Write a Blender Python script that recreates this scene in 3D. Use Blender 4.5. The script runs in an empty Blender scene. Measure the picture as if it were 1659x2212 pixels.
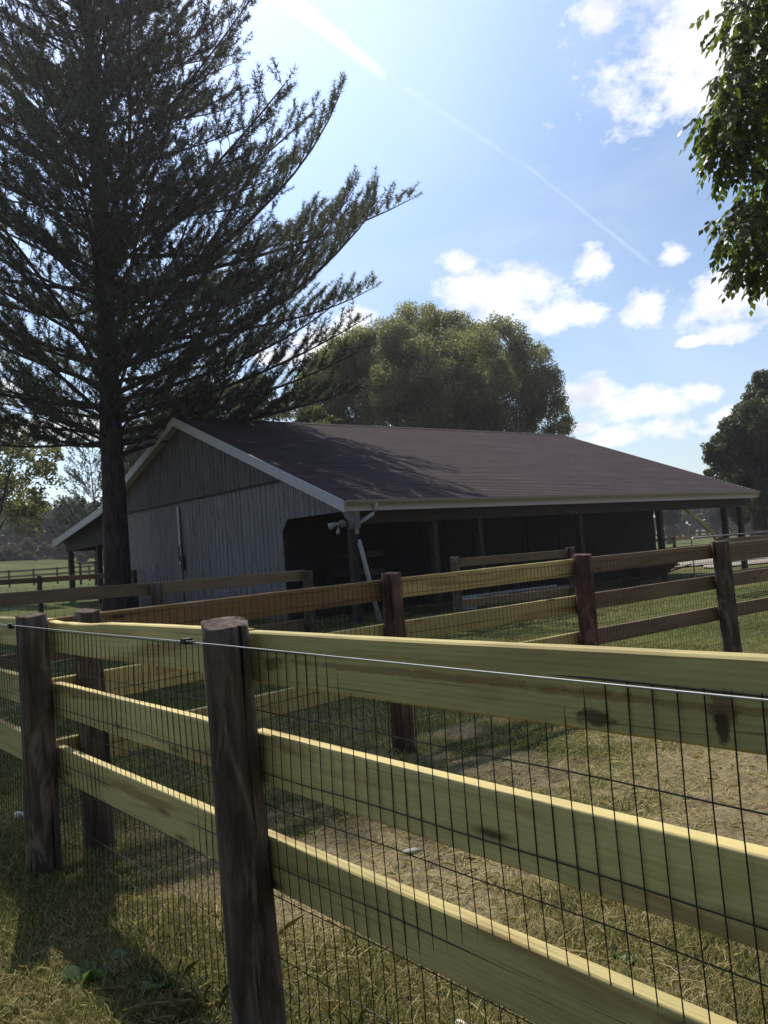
import bpy, math, random
import numpy as np
from mathutils import Matrix, Vector
random.seed(7); rng = np.random.default_rng(11)
SC = bpy.context.scene; COL = SC.collection
R_ = math.radians
# ------------------------------------------------------------------ camera geometry
# X runs along the barn ridge and the cross fence, Y along the near fence and the gable wall
EYE = 1.42
CAM = np.array([[.782, -.027, .622], [-.619, .083, .781], [-.073, -.996, .048]])
def _orth():
    F = 1822.; n = lambda a: a/np.linalg.norm(a)
    u = n(np.array([3120-829.5, 1026-1106, F])); v = np.array([-612-829.5, 1300-1106, F]); v = n(v-u*np.dot(u, v))
    return np.array([u, v, np.cross(u, v)])
CAM = _orth()
def P(x, y, d):
    """point seen in direction (x, y) at depth d metres along the view axis"""
    r = CAM @ np.array([(x-829.5)/1822., (y-1106.)/1822., 1.])
    return np.array([0, 0, EYE]) + r*d
SUN_EL = 53.; SUN_AZ = math.atan2(.31, .87)      # azimuth from +Y toward +X
SUND = np.array([math.sin(SUN_AZ)*math.cos(R_(SUN_EL)), math.cos(SUN_AZ)*math.cos(R_(SUN_EL)), math.sin(R_(SUN_EL))])
# ------------------------------------------------------------------ noise in numpy
def _h(ix, iy, s):
    n = (ix.astype(np.int64)*374761393 + iy.astype(np.int64)*668265263 + s*982451653) & 0x7fffffff
    n = ((n ^ (n >> 13))*1274126177) & 0x7fffffff
    return ((n ^ (n >> 16)) & 0xffff)/65535.
def vnoise(x, y, s=0):
    ix = np.floor(x); iy = np.floor(y); fx = x-ix; fy = y-iy
    fx = fx*fx*(3-2*fx); fy = fy*fy*(3-2*fy)
    a = _h(ix, iy, s); b = _h(ix+1, iy, s); c = _h(ix, iy+1, s); d = _h(ix+1, iy+1, s)
    return (a*(1-fx)+b*fx)*(1-fy) + (c*(1-fx)+d*fx)*fy
def fbm(x, y, s=0, o=4):
    t = 0; a = .5
    for i in range(o): t = t + a*vnoise(x*2**i, y*2**i, s+i); a *= .5
    return t/(1-.5**o)
def sstep(a, b, x): t = np.clip((x-a)/(b-a), 0, 1); return t*t*(3-2*t)
def ground_z(x, y):
    x = np.asarray(x, float); y = np.asarray(y, float)
    s = y-.5*x
    z = .9*sstep(6, 44, s)+2.5*sstep(62, 80, s)
    z = z + .05*(fbm(x*.22, y*.22, 5)-.5)*sstep(3, 12, np.hypot(x, y)) + .03*(fbm(x*1.7, y*1.7, 9)-.5)
    z = z + .085*np.exp(-((x-.95)**2+(y-4.7)**2)/.95**2)
    return z - .015
def grassness(x, y):
    """0 bare dirt .. 1 thick grass"""
    n = fbm(x*.9+3, y*.9, 21)
    pen = sstep(1.15, 1.55, x)*sstep(5.3, 4.9, y)           # inside the pen: worn
    near = np.exp(-((x-1.3)/.5)**2)
    g = .8 + .5*(n-.5)
    g = g*(1-pen) + pen*(.27 + 2.3*(n-.46) + .9*(fbm(x*3.1, y*3.1, 83)-.5) + .42*near)
    path = sstep(13, 18, x)*sstep(30, 12, y)*sstep(.45, .6, fbm(x*.1, y*.25, 77))
    return np.clip(g - path*.4, 0, 1)
# ------------------------------------------------------------------ node helpers
class NT:
    def __init__(s, name, kind='mat'):
        if kind == 'mat':
            s.m = bpy.data.materials.new(name); s.m.use_nodes = True; s.t = s.m.node_tree
        else:
            s.m = bpy.data.worlds.new(name); s.m.use_nodes = True; s.t = s.m.node_tree
        s.t.nodes.clear()
    def n(s, typ, props=None, **ins):
        nd = s.t.nodes.new(typ)
        for k, v in (props or {}).items(): setattr(nd, k, v)
        for k, v in ins.items():
            k2 = k.replace('_', ' ')
            i = nd.inputs[int(k[1:])] if k[0] == 'i' and k[1:].isdigit() else nd.inputs[k2]
            if isinstance(v, bpy.types.NodeSocket): s.t.links.new(v, i)
            else: i.default_value = v
        return nd
    def math(s, op, a, b=0., c=None, clamp=False):
        nd = s.n('ShaderNodeMath', {'operation': op, 'use_clamp': clamp}, i0=a, i1=b)
        if c is not None:
            if isinstance(c, bpy.types.NodeSocket): s.t.links.new(c, nd.inputs[2])
            else: nd.inputs[2].default_value = c
        return nd.outputs[0]
    def mix(s, f, a, b, typ='MIX'):
        nd = s.t.nodes.new('ShaderNodeMix'); nd.data_type = 'RGBA'; nd.blend_type = typ
        for i, v in ((0, f), (6, a), (7, b)):
            if isinstance(v, bpy.types.NodeSocket): s.t.links.new(v, nd.inputs[i])
            else:
                if i and len(v) == 3: v = (*v, 1)
                nd.inputs[i].default_value = v
        return nd.outputs[2]
    def ramp(s, f, stops, interp='LINEAR'):
        nd = s.t.nodes.new('ShaderNodeValToRGB'); nd.color_ramp.interpolation = interp
        e = nd.color_ramp.elements
        while len(e) < len(stops): e.new(.5)
        for k, (p, c) in enumerate(stops):
            e[k].position = p
            if not hasattr(c, '__len__'): c = (c, c, c)
            e[k].color = (*c, 1) if len(c) == 3 else c
        s.t.links.new(f, nd.inputs[0]); return nd.outputs[0]
    def coord(s, kind='Object', scale=(1, 1, 1), rand=0., loc=(0, 0, 0)):
        tc = s.n('ShaderNodeTexCoord').outputs[kind] if kind != 'Position' else s.n('ShaderNodeNewGeometry').outputs['Position']
        if rand:
            oi = s.n('ShaderNodeObjectInfo').outputs['Random']
            k = s.math('MULTIPLY', oi, rand)
            tc = s.n('ShaderNodeVectorMath', {'operation': 'ADD'}, i0=tc, i1=s.n('ShaderNodeCombineXYZ', None, X=k, Y=k, Z=k).outputs[0]).outputs[0]
        return s.n('ShaderNodeMapping', None, Vector=tc, Scale=scale, Location=loc).outputs[0]
    def noise(s, v, scale, detail=4., rough=.5, dist=0., out=0):
        return s.n('ShaderNodeTexNoise', None, Vector=v, Scale=scale, Detail=detail, Roughness=rough, Distortion=dist).outputs[out]
    def out(s, sh): s.n('ShaderNodeOutputMaterial', None, Surface=sh); return s.m
    def bsdf(s, col, rough=.8, bump=None, bstr=.3, bdist=.01, spec=.3, metal=0., **kw):
        b = s.n('ShaderNodeBsdfPrincipled', None, Roughness=rough, Metallic=metal)
        b.inputs['Specular IOR Level'].default_value = spec
        if isinstance(col, bpy.types.NodeSocket): s.t.links.new(col, b.inputs['Base Color'])
        else: b.inputs['Base Color'].default_value = (*col, 1)
        if bump is not None:
            s.t.links.new(s.n('ShaderNodeBump', None, Height=bump, Strength=bstr, Distance=bdist).outputs[0], b.inputs['Normal'])
        return b
def simple(name, col, rough=.7, var=.25, scale=6, metal=0., bstr=.2, spec=.3):
    t = NT(name); v = t.coord(rand=7.)
    n = t.noise(v, scale, 5., .6)
    c = t.mix(n, tuple(x*(1-var) for x in col), tuple(min(1, x*(1+var)) for x in col))
    return t.out(t.bsdf(c, rough, n, bstr, .005, spec, metal).outputs[0])
def wood(name, a, b, stain, knots=True, stain_amt=.5, marks=None):
    """sawn board, grain along local X"""
    t = NT(name); v = t.coord(scale=(1, 1, 1), rand=31.)
    vs = t.coord(scale=(.9, 9, 14), rand=31.)
    g = t.noise(vs, 5., 6., .62, .35)
    w = t.n('ShaderNodeTexWave', {'wave_type': 'BANDS', 'bands_direction': 'Z'}, Vector=t.coord(scale=(.05, 1, 1), rand=31.), Scale=24., Distortion=6., Detail=3., Detail_Scale=1.3).outputs['Fac']
    f = t.math('ADD', t.math('MULTIPLY', g, .82), t.math('MULTIPLY', w, .18))
    c = t.ramp(f, [(.3, tuple(x*.5+y*.5 for x, y in zip(a, b))), (.6, b), (.75, tuple(x*.3+y*.7 for x, y in zip(a, b)))])
    st = t.noise(t.coord(scale=(.7, 5, 7), rand=57.), 1.6, 4., .55, .6)
    c = t.mix(t.math('MULTIPLY', t.ramp(st, [(.54, 0.), (.66, 1.)]), stain_amt), c, stain)
    ck = t.noise(t.coord(scale=(.35, 16, 30), rand=23.), 4., 5., .6, .2)
    c = t.mix(t.ramp(ck, [(.30, .75), (.37, 0.)]), c, tuple(x*.35 for x in a))
    c = t.mix(t.math('MULTIPLY', t.ramp(t.noise(t.coord(rand=9.), 2.2, 5., .65), [(.45, 0.), (.7, 1.)]), .35), c, tuple(x*.62+.03 for x in a))
    if knots:
        vo = t.n('ShaderNodeTexVoronoi', None, Vector=t.coord(scale=(1.3, 0, 6), rand=13.), Scale=1.5).outputs['Distance']
        c = t.mix(t.ramp(vo, [(.05, .9), (.11, .35), (.17, 0.)]), c, tuple(x*.28 for x in stain))
    for (mx, mz, sx, sz, col_, am) in marks or []:
        tc = t.n('ShaderNodeTexCoord').outputs['Object']; sp = t.n('ShaderNodeSeparateXYZ', None, Vector=tc)
        nz = t.math('MULTIPLY', t.math('SUBTRACT', t.noise(t.coord(scale=(1, 1, 2)), 22., 6., .7), .5), 2.2)
        dx_ = t.math('DIVIDE', t.math('SUBTRACT', sp.outputs['X'], mx), sx); dz_ = t.math('DIVIDE', t.math('SUBTRACT', sp.outputs['Z'], mz), sz)
        dd_ = t.math('ADD', t.math('SQRT', t.math('ADD', t.math('MULTIPLY', dx_, dx_), t.math('MULTIPLY', dz_, dz_))), nz)
        c = t.mix(t.ramp(dd_, [(.6, am), (.95, 0.)]), c, col_)
    oi = t.n('ShaderNodeObjectInfo').outputs['Random']
    c = t.mix(1., c, t.ramp(oi, [(0., (.82, .82, .8)), (1., (1.12, 1.1, 1.1))]), 'MULTIPLY')
    return t.out(t.bsdf(c, .72, f, .35, .003, .25).outputs[0])
# ------------------------------------------------------------------ mesh helpers
def npmesh(name, V, F, mat=None, parent=None, attr=None, smooth=False):
    """V (n,3), F (m,k) all faces the same size, or list of such arrays"""
    me = bpy.data.meshes.new(name); V = np.asarray(V, np.float32)
    Fs = F if isinstance(F, list) else [F]
    Fs = [np.asarray(f, np.int32) for f in Fs if len(f)]
    nl = sum(f.size for f in Fs); nf = sum(len(f) for f in Fs)
    me.vertices.add(len(V)); me.vertices.foreach_set('co', V.ravel())
    me.loops.add(nl); me.loops.foreach_set('vertex_index', np.concatenate([f.ravel() for f in Fs]))
    tot = np.concatenate([np.full(len(f), f.shape[1], np.int32) for f in Fs])
    st = np.concatenate([[0], np.cumsum(tot)[:-1]]).astype(np.int32)
    me.polygons.add(nf); me.polygons.foreach_set('loop_start', st); me.polygons.foreach_set('loop_total', tot)
    if smooth: me.polygons.foreach_set('use_smooth', np.ones(nf, bool))
    me.update(calc_edges=True)
    if attr is not None:
        for k, a in attr.items():
            at = me.attributes.new(k, 'FLOAT', 'POINT'); at.data.foreach_set('value', np.asarray(a, np.float32))
    if mat: me.materials.append(mat)
    o = bpy.data.objects.new(name, me); COL.objects.link(o)
    if parent: o.parent = parent
    return o
class MB:
    """collects polygons of mixed size, builds ONE mesh object"""
    def __init__(s): s.v = []; s.f = []
    def add(s, vs, fs):
        k = len(s.v); s.v += [tuple(map(float, v)) for v in vs]; s.f += [tuple(i+k for i in f) for f in fs]; return s
    def box(s, x0, x1, y0, y1, z0, z1):
        return s.add([(x0, y0, z0), (x1, y0, z0), (x1, y1, z0), (x0, y1, z0), (x0, y0, z1), (x1, y0, z1), (x1, y1, z1), (x0, y1, z1)],
                     [(0, 3, 2, 1), (4, 5, 6, 7), (0, 1, 5, 4), (1, 2, 6, 5), (2, 3, 7, 6), (3, 0, 4, 7)])
    def prism(s, poly, d):
        """poly list of 3-D points, extruded by vector d"""
        n = len(poly); q = [tuple(np.array(p)+np.array(d)) for p in poly]
        return s.add(list(poly)+q, [tuple(range(n))[::-1], tuple(range(n, 2*n))]+[(i, (i+1) % n, n+(i+1) % n, n+i) for i in range(n)])
    def tube(s, pts, rad, n=10, cap=True):
        pts = np.array(pts, float); K = len(pts)
        rad = np.broadcast_to(np.asarray(rad, float), (K,)) if not hasattr(rad, '__len__') else np.array(rad, float)
        V = tube_verts(pts[None], rad[None], n)[0]
        f = [(k*n+i, k*n+(i+1) % n, (k+1)*n+(i+1) % n, (k+1)*n+i) for k in range(K-1) for i in range(n)]
        if cap: f += [tuple(range(n))[::-1], tuple((K-1)*n+i for i in range(n))]
        return s.add(V.reshape(-1, 3), f)
    def beam(s, a, b, w, h, up=(0, 0, 1)):
        a = Vector(a); b = Vector(b); d = (b-a).normalized(); u = Vector(up); sd = d.cross(u).normalized(); u = sd.cross(d)
        vs = [tuple(p+sd*sx*w/2+u*sz*h/2) for p in (a, b) for sx, sz in ((-1, -1), (1, -1), (1, 1), (-1, 1))]
        return s.add(vs, [(0, 1, 2, 3)[::-1], (4, 5, 6, 7), (0, 1, 5, 4), (1, 2, 6, 5), (2, 3, 7, 6), (3, 0, 4, 7)])
    def build(s, name, mat, parent=None, smooth=False, bevel=0):
        me = bpy.data.meshes.new(name); me.from_pydata(s.v, [], s.f); me.update()
        import bmesh
        bm = bmesh.new(); bm.from_mesh(me); bmesh.ops.recalc_face_normals(bm, faces=bm.faces); bm.to_mesh(me); bm.free()
        if smooth: me.polygons.foreach_set('use_smooth', np.ones(len(me.polygons), bool))
        me.materials.append(mat); o = bpy.data.objects.new(name, me); COL.objects.link(o)
        if parent: o.parent = parent
        if bevel:
            m = o.modifiers.new('bevel', 'BEVEL'); m.width = bevel; m.segments = 2; m.limit_method = 'ANGLE'
        return o
def tube_verts(P_, r, n):
    """P_ (N,K,3), r (N,K) -> (N,K,n,3)"""
    T = np.empty_like(P_); T[:, 1:-1] = P_[:, 2:]-P_[:, :-2]; T[:, 0] = P_[:, 1]-P_[:, 0]; T[:, -1] = P_[:, -1]-P_[:, -2]
    T /= np.linalg.norm(T, axis=-1, keepdims=True)+1e-9
    ref = np.where(np.abs(T[..., 2:3]) > .9, np.array([1., 0, 0]), np.array([0, 0, 1.]))
    A = np.cross(T, ref); A /= np.linalg.norm(A, axis=-1, keepdims=True)+1e-9
    B = np.cross(T, A)
    th = np.arange(n)*2*math.pi/n
    return P_[:, :, None, :] + r[:, :, None, None]*(A[:, :, None, :]*np.cos(th)[None, None, :, None]+B[:, :, None, :]*np.sin(th)[None, None, :, None])
def tubes(P_, r, n=4):
    N, K = P_.shape[:2]; V = tube_verts(P_, r, n).reshape(-1, 3)
    k, i = np.meshgrid(np.arange(K-1), np.arange(n), indexing='ij')
    f = np.stack([k*n+i, k*n+(i+1) % n, (k+1)*n+(i+1) % n, (k+1)*n+i], -1).reshape(-1, 4)
    F = (f[None]+(np.arange(N)*K*n)[:, None, None]).reshape(-1, 4)
    return V, F
def joinVF(parts):
    V = []; F = []; k = 0
    for v, f in parts: V.append(v); F.append(f+k); k += len(v)
    return np.concatenate(V), np.concatenate(F)
def tag(o, label=None, cat=None, group=None, kind=None):
    if label: o['label'] = label
    if cat: o['category'] = cat
    if group: o['group'] = group
    if kind: o['kind'] = kind
    return o
def thing(name, label, cat, loc=(0, 0, 0), group=None):
    o = bpy.data.objects.new(name, None); COL.objects.link(o); o.location = loc
    o.empty_display_size = .2
    return tag(o, label, cat, group)
def adopt(o, parent):
    """parent keeping the child's geometry where it stands in the world"""
    o.parent = parent; o.matrix_parent_inverse = Matrix.Translation(-Vector(parent.location)); return o
# ------------------------------------------------------------------ materials
M = {}
M['rail_new'] = wood('pine_rail_fresh', (.37, .30, .125), (.57, .48, .20), (.23, .11, .045), True, .6)
M['rail_marked'] = wood('pine_rail_knotty', (.37, .30, .125), (.57, .48, .20), (.23, .11, .045), False, .3,
    [(.3, -.078, .8, .011, (.22, .11, .045), .6), (-.35, -.085, .5, .009, (.22, .11, .045), .55), (-.21, -.128, .05, .018, (.06, .035, .022), .85), (-.465, -.085, .03, .035, (.14, .07, .035), .75), (-.462, -.112, .016, .03, (.05, .025, .018), .9), (.95, -.09, .06, .02, (.14, .07, .03), .7)])
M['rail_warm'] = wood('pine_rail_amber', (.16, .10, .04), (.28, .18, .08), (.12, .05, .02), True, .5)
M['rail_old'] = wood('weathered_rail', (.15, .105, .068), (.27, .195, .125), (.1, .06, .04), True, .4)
def post_mat(name, a, b):
    t = NT(name); vs = t.coord(scale=(6, 6, .55), rand=19.)
    n = t.noise(vs, 4., 8., .65, 1.2); n2 = t.noise(t.coord(scale=(1.5, 1.5, .8), rand=5.), 5., 4., .6)
    c = t.ramp(n, [(.3, tuple(x*.4 for x in a)), (.45, a), (.68, b)])
    c = t.mix(t.ramp(n2, [(.4, 0.), (.62, .7)]), c, tuple(x*.5 for x in a))
    pale = t.noise(t.coord(scale=(4, 4, 1.1), rand=44.), 2.6, 5., .6, .8)
    c = t.mix(t.ramp(pale, [(.56, 0.), (.64, .55)]), c, tuple(min(1, x*1.6) for x in b))
    ck = t.noise(t.coord(scale=(9, 9, .28), rand=3.), 2.4, 3., .5, .5)
    cr = t.ramp(ck, [(.33, 1.), (.38, 0.)])
    c = t.mix(cr, c, (.012, .009, .009))
    h = t.math('SUBTRACT', n, t.math('MULTIPLY', cr, 1.6))
    return t.out(t.bsdf(c, .88, h, 1., .02, .15).outputs[0])
M['post'] = post_mat('round_post_wood', (.115, .085, .07), (.23, .18, .15))
M['post_red'] = post_mat('red_brown_post_wood', (.12, .065, .05), (.21, .125, .10))
M['wire'] = simple('black_mesh_wire', (.02, .02, .02), .45, .2, 30, .3, 0., .4)
M['galv'] = simple('galvanised_wire', (.34, .34, .36), .6, .3, 40, .5, 0.)
M['metal'] = simple('grey_tube_metal', (.22, .22, .24), .5, .2, 12, .8)
M['white'] = simple('white_painted_metal', (.48, .48, .5), .45, .18, 8)
M['fascia'] = simple('pale_grey_fascia', (.60, .56, .63), .6, .16, 5)
M['gutter'] = simple('weathered_gutter_metal', (.36, .32, .28), .5, .2, 6)
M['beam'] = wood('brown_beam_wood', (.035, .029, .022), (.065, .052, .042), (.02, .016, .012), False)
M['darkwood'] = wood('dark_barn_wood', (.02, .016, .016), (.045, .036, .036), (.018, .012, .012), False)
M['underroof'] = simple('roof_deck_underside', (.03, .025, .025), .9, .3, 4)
M['red'] = simple('dark_red_plastic', (.035, .008, .012), .5, .2, 5)
M['black'] = simple('black_rubber', (.02, .02, .02), .6, .2, 5)
M['stone'] = simple('pale_stone', (.62, .62, .6), .8, .2, 18, 0., .5)
M['greystone'] = simple('grey_flat_stone', (.3, .29, .26), .9, .25, 14, 0., .5)
# siding: grooved vertical boards, worn blue-grey paint
t = NT('weathered_blue_grey_siding')
v = t.coord(scale=(1, 7, .5)); n = t.noise(v, 3.2, 8., .7, .3); n2 = t.noise(t.coord(scale=(1, .8, .5)), 1.3, 3., .5)
c = t.ramp(n, [(.3, (.12, .108, .112)), (.47, (.27, .245, .265)), (.7, (.48, .445, .475))])
c = t.mix(t.math('MULTIPLY', n2, .6), c, (.16, .16, .155))
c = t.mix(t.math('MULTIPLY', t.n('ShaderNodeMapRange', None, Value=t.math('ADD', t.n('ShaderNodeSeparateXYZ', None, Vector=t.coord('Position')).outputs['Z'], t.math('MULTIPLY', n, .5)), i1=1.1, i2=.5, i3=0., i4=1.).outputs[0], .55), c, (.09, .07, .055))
M['siding'] = t.out(t.bsdf(c, .85, n, .4, .004, .15).outputs[0])
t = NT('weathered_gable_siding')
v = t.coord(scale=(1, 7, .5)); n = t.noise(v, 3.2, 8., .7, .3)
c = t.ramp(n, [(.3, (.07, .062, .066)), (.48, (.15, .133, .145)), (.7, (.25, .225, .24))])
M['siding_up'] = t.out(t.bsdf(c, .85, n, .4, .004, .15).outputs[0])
# shingles: local X along ridge, local Y up the slope
t = NT('asphalt_shingles')
v = t.coord()
br = t.n('ShaderNodeTexBrick', {'offset': .5}, Vector=v, Color1=(.049, .033, .039, 1), Color2=(.066, .045, .052, 1), Mortar=(.022, .015, .016, 1), Scale=1., Mortar_Size=.011, Mortar_Smooth=.3, Bias=0., Brick_Width=.33, Row_Height=.14)
n = t.noise(v, 1.1, 5., .6); n3 = t.noise(t.coord(scale=(.25, 1.2, 1)), 2., 4., .55)
c = t.mix(t.math('MULTIPLY', n, .7), br.outputs['Color'], (.052, .042, .046))
c = t.mix(t.ramp(n3, [(.45, 0.), (.7, .5)]), c, (.088, .066, .07))
sep = t.n('ShaderNodeSeparateXYZ', None, Vector=v).outputs['Y']
saw = t.math('FRACT', t.math('DIVIDE', sep, .14))
hgt = t.math('ADD', t.math('MULTIPLY', t.math('SUBTRACT', 1., saw), .8), t.math('MULTIPLY', t.noise(v, 60., 3.), .2))
M['roof'] = t.out(t.bsdf(c, .92, hgt, .3, .008, .1).outputs[0])
# bark
def bark(name, a, b, sc=1.):
    t = NT(name); vs = t.coord(scale=(3*sc, 3*sc, .6*sc)); n = t.noise(vs, 3., 8., .65, .8)
    c = t.ramp(n, [(.35, a), (.62, b)]); return t.out(t.bsdf(c, .9, n, 1., .03, .15).outputs[0])
M['bark'] = bark('pine_bark', (.03, .022, .024), (.11, .082, .08))
M['bark2'] = bark('grey_bark', (.05, .04, .035), (.14, .12, .1))
def leafm(name, a, b, trans=.35, scale=.8, spec=.25, rough=.55):
    t = NT(name); p = t.coord('Position'); n = t.noise(p, scale, 3., .6)
    at = t.n('ShaderNodeAttribute', {'attribute_name': 'tint'}).outputs['Fac']
    f = t.math('ADD', t.math('MULTIPLY', n, .5), t.math('MULTIPLY', at, .5), clamp=True)
    c = t.ramp(f, [(.25, a), (.72, b)])
    d = t.bsdf(c, rough, spec=spec)
    tr = t.n('ShaderNodeBsdfTranslucent', None, Color=t.mix(1., c, (1.3, 1.5, .6), 'MULTIPLY'))
    return t.out(t.n('ShaderNodeMixShader', None, i0=trans, i1=d.outputs[0], i2=tr.outputs[0]).outputs[0])
M['needle'] = leafm('pine_needles', (.055, .062, .05), (.12, .125, .10), .3)
M['needle2'] = leafm('far_conifer_needles', (.02, .032, .02), (.045, .065, .035), .25)
M['willow'] = leafm('willow_leaves', (.14, .14, .075), (.38, .35, .22), .32, .35)
M['oak'] = leafm('dark_green_leaves', (.045, .06, .03), (.115, .13, .062), .3)
M['olive'] = leafm('yellow_olive_leaves', (.08, .09, .03), (.17, .17, .06), .35)
M['lightleaf'] = leafm('mid_green_leaves', (.035, .055, .02), (.08, .11, .035), .4)
M['brush'] = leafm('dry_brush', (.07, .06, .04), (.16, .13, .09), .25, .3)
M['ash'] = leafm('compound_leaflets', (.04, .06, .018), (.15, .175, .045), .5, 1.5, .4, .4)
M['weed'] = leafm('broad_weed_leaves', (.06, .11, .045), (.16, .21, .11), .35, 5.)
M['grass'] = leafm('grass_blades', (.14, .15, .04), (.33, .29, .11), .35, 2.5)
t = NT('grass_blades_mixed')
at = t.n('ShaderNodeAttribute', {'attribute_name': 'tint'}).outputs['Fac']
c = t.ramp(at, [(.0, (.07, .11, .025)), (.38, (.16, .185, .05)), (.6, (.34, .30, .12)), (.85, (.54, .45, .23)), (1., (.62, .53, .33))])
d = t.bsdf(c, .65, spec=.2); tr = t.n('ShaderNodeBsdfTranslucent', None, Color=c)
M['grass'] = t.out(t.n('ShaderNodeMixShader', None, i0=.35, i1=d.outputs[0], i2=tr.outputs[0]).outputs[0])
# ground
t = NT('pasture_ground')
p = t.coord('Position'); g = t.n('ShaderNodeAttribute', {'attribute_name': 'grassness'}).outputs['Fac']
n1 = t.noise(p, 9., 8., .7); n2 = t.noise(p, 45., 5., .7); n3 = t.noise(p, .12, 4., .6); n4 = t.noise(p, 1.6, 5., .6)
dirt = t.ramp(n1, [(.3, (.06, .045, .028)), (.5, (.18, .142, .082)), (.7, (.33, .27, .165))])
straw = t.math('MULTIPLY', t.ramp(n2, [(.42, 0.), (.6, .9)]), t.ramp(n4, [(.35, .25), (.6, 1.)]))
dirt = t.mix(straw, dirt, (.36, .30, .16))
gr = t.ramp(n2, [(.3, (.025, .036, .01)), (.55, (.07, .088, .024)), (.75, (.15, .14, .055))])
gr = t.mix(t.ramp(n3, [(.4, 0.), (.62, .7)]), gr, (.14, .15, .045))
f = t.math('ADD', g, t.math('MULTIPLY', t.math('SUBTRACT', n4, .5), .9), clamp=True)
c = t.mix(t.ramp(f, [(.28, 0.), (.62, 1.)]), dirt, gr)
M['ground'] = t.out(t.bsdf(c, .95, t.math('ADD', n1, n2), .8, .03, .05).outputs[0])
t = NT('pale_gravel'); p = t.coord('Position'); n1 = t.noise(p, 40., 6., .7); n2 = t.noise(p, .8, 4., .6)
M['gravel'] = t.out(t.bsdf(t.mix(n2, t.ramp(n1, [(.3, (.2, .18, .15)), (.65, (.48, .45, .4))]), (.3, .27, .22)), .95, n1, .8, .02, .05).outputs[0])
# ------------------------------------------------------------------ ground sheet
def axis(lo, hi, fine, s=.045, g=1.045, mx=14.):
    out = [0.]; st = s
    while out[-1] < hi: out.append(out[-1]+st); st = st if out[-1] < fine else min(mx, st*g)
    neg = [0.]; st = s*2
    while neg[-1] > lo: neg.append(neg[-1]-st); st = min(mx*1.5, st*1.09)
    return np.array(sorted(set(neg[1:]+out)))
gx = axis(-260, 620, 6.); gy = axis(-260, 620, 6.5)
GX, GY = np.meshgrid(gx, gy, indexing='ij')
GZ = ground_z(GX, GY)
lump = fbm(GX*6, GY*6, 33, 3)-.5
GZ = GZ + .035*lump*np.exp(-np.hypot(GX, GY)/9)
GZ = GZ - .022*sstep(.60, .72, vnoise(GX*7.5, GY*7.5, 71))*sstep(1.3, 1.8, GX)*sstep(5., 4.6, GY)
nx, ny = GX.shape; idx = np.arange(nx*ny).reshape(nx, ny)
F = np.stack([idx[:-1, :-1], idx[1:, :-1], idx[1:, 1:], idx[:-1, 1:]], -1).reshape(-1, 4)
gd = npmesh('ground', np.stack([GX, GY, GZ], -1).reshape(-1, 3), F, M['ground'], attr={'grassness': grassness(GX, GY).ravel()}, smooth=True)
tag(gd, kind='structure')
def patch(name, poly, mat, z=.012):
    V = []
    for (x, y) in poly: V.append((x, y, 0))
    c = np.mean(np.array(V), 0); n = len(poly); pts = [tuple(c)]; fs = []
    rings = 14
    for k in range(1, rings+1):
        for i in range(n): q = c+(np.array(V[i])-c)*k/rings; pts.append(tuple(q))
    for k in range(rings):
        for i in range(n):
            j = (i+1) % n
            if k == 0: fs.append((0, 1+i, 1+j, 1+j))
            else: fs.append((1+(k-1)*n+i, 1+k*n+i, 1+k*n+j, 1+(k-1)*n+j))
    A = np.array(pts); A[:, 2] = ground_z(A[:, 0], A[:, 1])+z+.02
    tri = np.array([f[:3] for f in fs if f[2] == f[3]]); quad = np.array([f for f in fs if f[2] != f[3]])
    return tag(npmesh(name, A, [tri, quad], mat, smooth=True), kind='structure')
pl = []
for k in range(48):
    a = k/48*2*math.pi; r = 1+.18*math.sin(3*a+1)+.1*math.sin(7*a); pl.append((36+9*r*math.cos(a)*.9+2*math.sin(a), 18.5+3.0*r*math.sin(a)))
patch('gravel_yard', pl, M['gravel'], .03)
# ------------------------------------------------------------------ fences
def gpt(x, d):
    """ground point in view direction x at depth d"""
    p = P(x, 1190, d); return np.array([p[0], p[1], float(ground_z(p[0], p[1]))])
def board(parent, a, b, h, mat, th=.038, name='rail', sag=.0, seed=0, chip=None):
    """sawn board between two top-edge centre points a, b; grain along local X"""
    a = np.array(a, float); b = np.array(b, float); L = np.linalg.norm(b-a); n = max(6, int(L/.12)); r = random.Random(seed)
    ph = r.random()*6; xs = np.linspace(-L/2, L/2, n+1); c = .005
    V = []; F = []
    for k, x in enumerate(xs):
        dy = .002*math.sin(x*2.3+ph)*(L/2.4); dz = -sag*(1-(2*x/L)**2)+.0007*math.sin(x*5+ph*2)
        top = 0.
        if chip and chip[0] < x < chip[1]: top = -chip[2]*(.5+.5*math.sin(40*x)*math.sin(17*x))
        y0, y1 = -th/2+dy, th/2+dy; e = .0004*math.sin(31*x+ph)
        V += [(x, y0, -h+c+dz), (x, y0+c, -h+dz), (x, y1-c, -h+dz), (x, y1, -h+c+dz), (x, y1, -c+dz+top), (x, y1-c, dz+e+top), (x, y0+c, dz-e+top), (x, y0, -c+dz+top)]
    for k in range(n):
        for i in range(8): F.append((k*8+i, (k+1)*8+i, (k+1)*8+(i+1) % 8, k*8+(i+1) % 8))
    me = bpy.data.meshes.new(name); me.from_pydata(V, [], F+[tuple(range(8))[::-1], tuple(n*8+i for i in range(8))]); me.update()
    me.flip_normals() if False else None
    me.materials.append(mat); o = bpy.data.objects.new(name, me); COL.objects.link(o)
    m = (a+b)/2; d = (b-a)/L
    X = Vector(d); Zv = Vector((0, 0, 1)); Y = Zv.cross(X).normalized(); Zv = X.cross(Y)
    mt = Matrix((X, Y, Zv)).transposed().to_4x4(); mt.translation = Vector(m)
    o.parent = parent; o.matrix_basis = Matrix.Translation(-Vector(parent.location)) @ mt
    return o
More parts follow.
